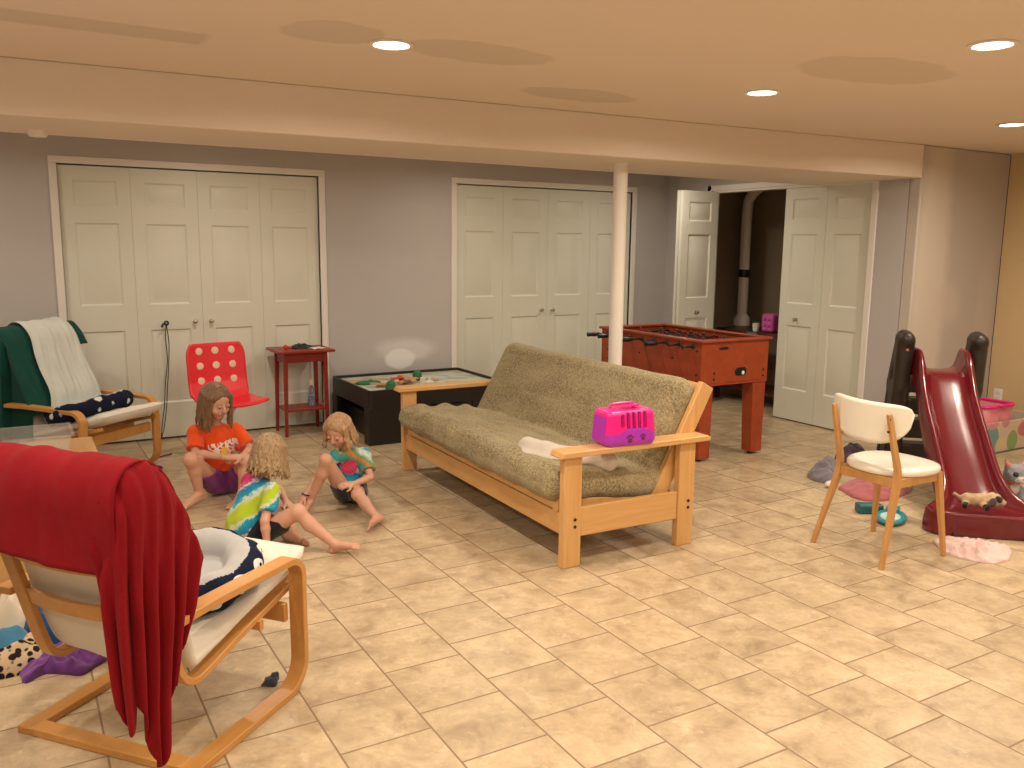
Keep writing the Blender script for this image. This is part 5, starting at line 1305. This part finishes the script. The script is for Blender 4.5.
    def sph(p, rad, mi, n=10):
        vs = []; 
        for i in range(1, n):
            a = PI * i / n
            for j in range(n): b_ = 2 * PI * j / n; vs.append(Vector(p) + Vector((math.sin(a) * math.cos(b_), math.sin(a) * math.sin(b_), math.cos(a))) * rad)
        fs = [(i * n + j, i * n + (j + 1) % n, (i + 1) * n + (j + 1) % n, (i + 1) * n + j) for i in range(n - 2) for j in range(n)]
        t_, b__ = len(vs), len(vs) + 1; vs += [Vector(p) + Vector((0, 0, rad)), Vector(p) - Vector((0, 0, rad))]
        fs += [(t_, (j + 1) % n, j) for j in range(n)] + [(b__, (n - 2) * n + j, (n - 2) * n + (j + 1) % n) for j in range(n)]
        ex.add(vs, fs, mi)
    for e in (-1, 1):
        ec = c + r * e * .030 * q + f * .0735 * q + u * .003 * q
        sph(ec, .0102 * q, 2); sph(ec + nrm(f - u * .30) * .0046 * q, .0070 * q, 3)
        sph(ec + u * (.0078 if not down else .0022) * q + f * .0006 * q, .0106 * q, 0)
        if down: ex.tube([ec + r * (-.010) * q + f * .008 * q - u * .006 * q, ec + f * .0112 * q - u * .0068 * q, ec + r * .010 * q + f * .008 * q - u * .006 * q], .0013 * q, 6, 3)
    lipc = c + f * .086 * q - u * .045 * q
    body = F.mesh('person', ['skin', 'lip', 'eye', 'iris'], None, 80, [(lipc, (.017 * q, .017 * q, .0075 * q), 1)], base, ex)
    body.location = base; tag(body, label, 'person', 'children sitting on the tile floor')
    # brows are part of the hair mesh; hair cap and locks
    R_ = random.Random(seed)
    Hf = Field(c - .30, c + .30, .0042)
    Hf.ell(c + u * .026 * q - f * .016 * q, (.081 * q, .095 * q, .088 * q), A, 0)
    Hf.ell(c - u * .034 * q + f * .066 * q, (.064 * q, .074 * q, .098 * q), A, .008, 's')
    Hf.ell(c - u * .10 * q - f * .0 * q, (.085 * q, .085 * q, .055 * q), A, .01, 's')
    gdir = np.array((0, 0, -1.0)); nl = 64 if wave < .006 else 120
    for i in range(nl):
        ph = (.95 + (2 * PI - 1.9) * (i + R_.uniform(-.3, .3)) / (nl - 1)) if i < nl - 14 else (R_.choice((-1, 1)) * R_.uniform(.86, 1.2))
        hx_ = math.sin(ph); hf_ = math.cos(ph); d0 = r * hx_ + f * hf_
        rad = .083 + .004 * abs(hf_)
        ln = hairlen * R_.uniform(.78, 1.08)
        P = [c + u * .085 * q + d0 * .035 * q - f * .015 * q, c + u * .045 * q + d0 * rad * .98 * q - f * .014 * q, c - u * .005 * q + d0 * (rad + .004) * q - f * .012 * q]
        lastp = P[-1]; n_ = 5; dn = nrm(gdir * .75 - u * .45)
        for k in range(1, n_ + 1):
            fl = (.010 + .012 * math.sin(k * 1.1 + i)) * (k / n_)
            w = wave * math.sin(k * 2.1 + i * 1.7)
            side = np.cross(d0, u)
            P.append(lastp + dn * ln * k / n_ + d0 * (fl - .006 * k / n_ * (1 if wave < .006 else -1)) + side * w)
        wv = 1.0 if wave < .006 else .62
        rr_ = [.012 * wv, .013 * wv, .012 * wv] + [(.0115 - .0014 * k) * wv for k in range(n_)]
        for a in range(len(P) - 1): Hf.cone(P[a], P[a + 1], rr_[a] * q, rr_[a + 1] * q, .0035)
    Hf.disp(wr(seed + 3, .0025, 160, 160, 60))
    for e in (-1, 1): Hf.cone(c + r * e * .020 * q + f * .084 * q + u * .020 * q, c + r * e * .042 * q + f * .073 * q + u * .019 * q, .0028 * q, .0022 * q, .001)
    hb_ = Hf.mesh('hair', hair, body, 80, None, base)
    # shirt
    Sf = Field(*F0, .0048); k_ = 1.0
    Sf.ell(J['pelvis'] + upb * .03, (.112 * s + (.016 if hem > .05 else 0), .096 * s + (.022 if hem > .05 else 0), (.075 + max(0, hem - .045)) * s), bx, 0)
    Sf.cone(J['pelvis'] + upb * .04, J['spine'], .090 * s, .080 * s, .03)
    Sf.cone(J['spine'], J['chest'], .080 * s, .082 * s, .03)
    Sf.ell((J['spine'] * .35 + J['chest'] * .65), (.112 * s, .082 * s, .11 * s), bx, .02)
    Sf.cone(J['shR'], J['shL'], .045 * s, .045 * s, .03)
    Sf.cone(J['chest'] * .4 + J['neck'] * .6, J['chest'] * .15 + J['neck'] * .85, .052 * s, .042 * s, .015)
    for S_ in 'RL':
        sh, el = J['sh' + S_], J['el' + S_]; e = sh + (el - sh) * sleeve; d = nrm(el - sh)
        Sf.cone(sh, e, .044 * s, .050 * s, .018)
        ax_ = nrm(np.cross(d, (.3, .2, .9))); Sf.rbox(e + d * .045, (.035, .058 * s, .058 * s), .002, [d, ax_, np.cross(d, ax_)], 0, 's')
    Sf.disp(wr(seed, .006, 32, 32, 24)); Sf.disp(wr(seed + 7, .003, 70, 70, 50))
    Sf.rbox(J['neck'] + upb * .035, (.075, .075, .035), .004, bx, 0, 's')
    Sf.cut(J['pelvis'] - upb * (hem * s), -upb)
    Sf.d = np.maximum(Sf.d, (.003 - Sf.ax[2])[None, None, :]).astype(np.float32)
    sh_ = Sf.mesh('shirt', shirt, body, 80, None, base)
    # shorts
    Pf = Field(*F0, .005)
    bs = 0 if hem > .05 else .008
    Pf.ell(J['pelvis'], (.108 * s + bs, .090 * s + bs, .082 * s + bs), [nrm(np.cross(upb, hd)), hd, upb], 0)
    Pf.cone(J['pelvis'], J['pelvis'] + upb * .06, (.082 * s + bs), (.078 * s + bs), .02)
    for S_ in 'RL':
        hp, kn = J['hip' + S_], J['kn' + S_]; e = hp + (kn - hp) * .55; d = nrm(kn - hp)
        Pf.cone(hp, e, .073 * s, .064 * s, .015); ax_ = nrm(np.cross(d, (.3, .2, .9)))
        Pf.rbox(e + d * .05, (.035, .085 * s, .085 * s), .002, [d, ax_, np.cross(d, ax_)], 0, 's')
    Pf.disp(wr(seed + 1, .005, 40, 40, 40)); Pf.cut(J['pelvis'] + upb * (.07 if hem > -.05 else .10), upb)
    Pf.d = np.maximum(Pf.d, (.002 - Pf.ax[2])[None, None, :]).astype(np.float32)
    Pf.mesh('shorts', shorts, body, 80, None, base)
    return body, sh_, (J, lat2, dep, upb)

def print_on(o, base, ctr, a, b_, n, fn):
    """colour the faces of a garment inside a chest print; fn(x, y) -> material index"""
    me = o.data; base = Vector(base); ctr = Vector(ctr); a = Vector(a); b_ = Vector(b_); n = Vector(n)
    for p in me.polygons:
        q = p.center + base - ctr
        if p.normal.dot(n) > .15 and abs(q.dot(n)) < .12:
            k = fn(q.dot(a), q.dot(b_))
            if k: p.material_index = k

G1 = dict(head=(1.00, 5.150, .590), neck=(1.003, 5.225, .438), chest=(1.006, 5.235, .359), spine=(1.02, 5.25, .224), pelvis=(1.045, 5.26, .092),
    shR=(.882, 5.200, .405), elR=(.862, 5.125, .300), haR=(1.005, 5.00, .285), shL=(1.122, 5.235, .385), elL=(1.185, 5.145, .282), haL=(1.105, 5.02, .272),
    hipR=(.985, 5.215, .085), knR=(.822, 5.030, .285), anR=(.868, 5.075, .068), toR=(.760, 4.990, .024),
    hipL=(1.105, 5.225, .080), knL=(1.135, 5.030, .235), anL=(1.09, 4.985, .060), toL=(1.02, 4.90, .022))
g1, sh1, K1 = person('young person with brown hair in orange shirt and purple shorts, sitting left by the closet', G1, (1.0, 5.15, 0), 1.0, (.35, -.80, -.34), (.06, -.1, 1), .98,
    'hair_brown', ['orange_shirt', 'print_white', 'print_red', 'print_yellow'], 'purple_shorts',
    {'R': ((.90, .05, -.15), (.2, .25, -.9), 45, 1), 'L': ((-.80, -.15, .05), (0, .3, -.9), 45, 1)}, .145, seed=4, sleeve=.72, hem=-.075)
d_ = -K1[2] if K1[2][1] > 0 else K1[2]
def pr1(x, y):
    if abs(x) > .085 or abs(y) > .045: return 0
    if (x * x * 1.4 + (y + .012) ** 2) < .0007 : return 3
    t = math.sin(x * 150 + 2 * math.sin(y * 90)) * math.cos(y * 130 + x * 40)
    if y > .022 and abs(x) > .03: return 1 if math.sin(x * 190) > -.5 else 0
    return 1 if t > -.25 else (2 if t > -.8 else 0)
c1 = K1[0]['spine'] * .42 + K1[0]['chest'] * .58 + d_ * .07 + K1[1] * .012
print_on(sh1, (1.0, 5.15, 0), c1, K1[1], K1[3], d_, pr1)

m = mat('tie_dye_stripes', (1, 1, 1), .9, sheen=.2, spec=.2); g = N(m); v = g.coord()
dt = g.n('ShaderNodeVectorMath', operation='DOT_PRODUCT'); g.l(v, dt.inputs[0]); dt.inputs[1].default_value = (.49, -.29, -.82)
f_ = g.math('ADD', g.math('DIVIDE', g.math('ADD', dt.outputs['Value'], .325), .34), g.math('ADD', g.math('MULTIPLY', g.math('SUBTRACT', g.noise(v, 24, 5, .75), .5), .30), g.math('MULTIPLY', g.math('SUBTRACT', g.noise(v, 8, 2), .5), .10)))
g.color(g.ramp(f_, [(0, PK), (.10, PK), (.14, WH), (.18, BL), (.27, TQ), (.32, WH), (.35, YG), (.49, YG), (.53, WH), (.56, TQ), (.66, BL), (.70, WH), (.74, PK), (.80, PK), (.84, TQ), (.90, BL), (.93, WH), (.96, PK)])); g.bump(g.noise(v, 400, 2), .3, .002); M['tie_back'] = m
M['tie_front'] = tiedye('tie_dye_front', (.3, .9, .5), 4.5, [(0, TQ), (.22, BL), (.30, WH), (.36, TQ), (.52, GR), (.62, OR), (.70, GR), (.80, WH), (.86, TQ)], (.03, .02, .05))
G2 = dict(head=(1.092, 4.300, .452), neck=(1.052, 4.314, .328), chest=(1.011, 4.303, .267), spine=(.965, 4.273, .170), pelvis=(.945, 4.262, .085),
    shR=(1.062, 4.180, .288), elR=(.995, 4.080, .170), haR=(1.0, 4.065, .045), shL=(1.005, 4.420, .282), elL=(1.165, 4.455, .220), haL=(1.165, 4.30, .180),
    hipR=(.990, 4.175, .078), knR=(1.150, 4.040, .205), anR=(1.300, 3.930, .045), toR=(1.375, 3.860, .045),
    hipL=(1.005, 4.330, .078), knL=(1.19, 4.34, .115), anL=(1.16, 4.20, .040), toL=(1.20, 4.10, .022))
g2, sh2, K2 = person('young person seen from behind in rainbow tie-dye shirt and black shorts, one leg stretched out', G2, (1.0, 4.25, 0), .90, (.70, .55, -.30), (.25, .15, 1), .94,
    'hair_blond', 'tie_back', 'black_shorts',
    {'R': ((.45, -.30, -.35), (0, 0, -1), 8, 1), 'L': ((.25, -.80, -.35), (-.2, .2, -.9), 35, -1)}, .115, wave=.008, seed=9, sleeve=.66, hem=.10)
G3 = dict(head=(1.571, 4.655, .452), neck=(1.622, 4.700, .338), chest=(1.648, 4.715, .275), spine=(1.668, 4.735, .170), pelvis=(1.665, 4.735, .080),
    shR=(1.555, 4.650, .305), elR=(1.462, 4.700, .190), haR=(1.365, 4.665, .085), shL=(1.735, 4.690, .288), elL=(1.728, 4.560, .180), haL=(1.605, 4.520, .165),
    hipR=(1.610, 4.690, .075), knR=(1.480, 4.610, .300), anR=(1.400, 4.670, .052), toR=(1.345, 4.610, .020),
    hipL=(1.680, 4.650, .075), knL=(1.605, 4.440, .125), anL=(1.635, 4.240, .045), toL=(1.570, 4.150, .040))
g3, sh3, K3 = person('small young person in blue tie-dye shirt with pink print, looking down, one knee up', G3, (1.6, 4.65, 0), .84, (-.66, -.58, -.50), (-.1, -.1, 1), .90,
    'hair_gold', ['tie_front', 'print_pink'] if 'print_pink' in M else ['tie_front', 'pale_pink'], 'slate_shorts',
    {'R': ((-.55, -.25, -.55), (.3, -.1, -.9), 30, 1), 'L': ((-.85, -.10, .02), (.0, .5, -.8), 30, 1)}, .075, wave=.008, seed=15, sleeve=.66, down=True)
M['melon'] = mat('melon_print', (.72, .06, .17), .85); sh3.data.materials[1] = M['melon']; sh3.data.materials.append(M['black'])
d3 = -K3[2] if K3[2][1] > 0 else K3[2]
c3_ = K3[0]['chest'] * .7 + K3[0]['spine'] * .3 + d3 * .07 - K3[1] * .035
def pr3(x, y):
    if (x / .045) ** 2 + (y / .05) ** 2 > 1 + .25 * math.sin(x * 160) * math.cos(y * 120): return 0
    return 2 if (math.sin(x * 260 + 1) * math.sin(y * 260)) > .82 else 1
print_on(sh3, (1.6, 4.65, 0), c3_, K3[1], K3[3], d3, pr3)
o = MB().tube([(.022 * math.cos(a / 14 * 2 * PI), .022 * math.sin(a / 14 * 2 * PI), .006 * math.cos(a / 14 * 2 * PI)) for a in range(14)], .0035, 6, closed=True).build('bracelet', 'black', g3)
o.location = Vector((1.376, 4.667, .098)) - Vector((1.6, 4.65, 0)); o.rotation_euler = (0, .6, 0)
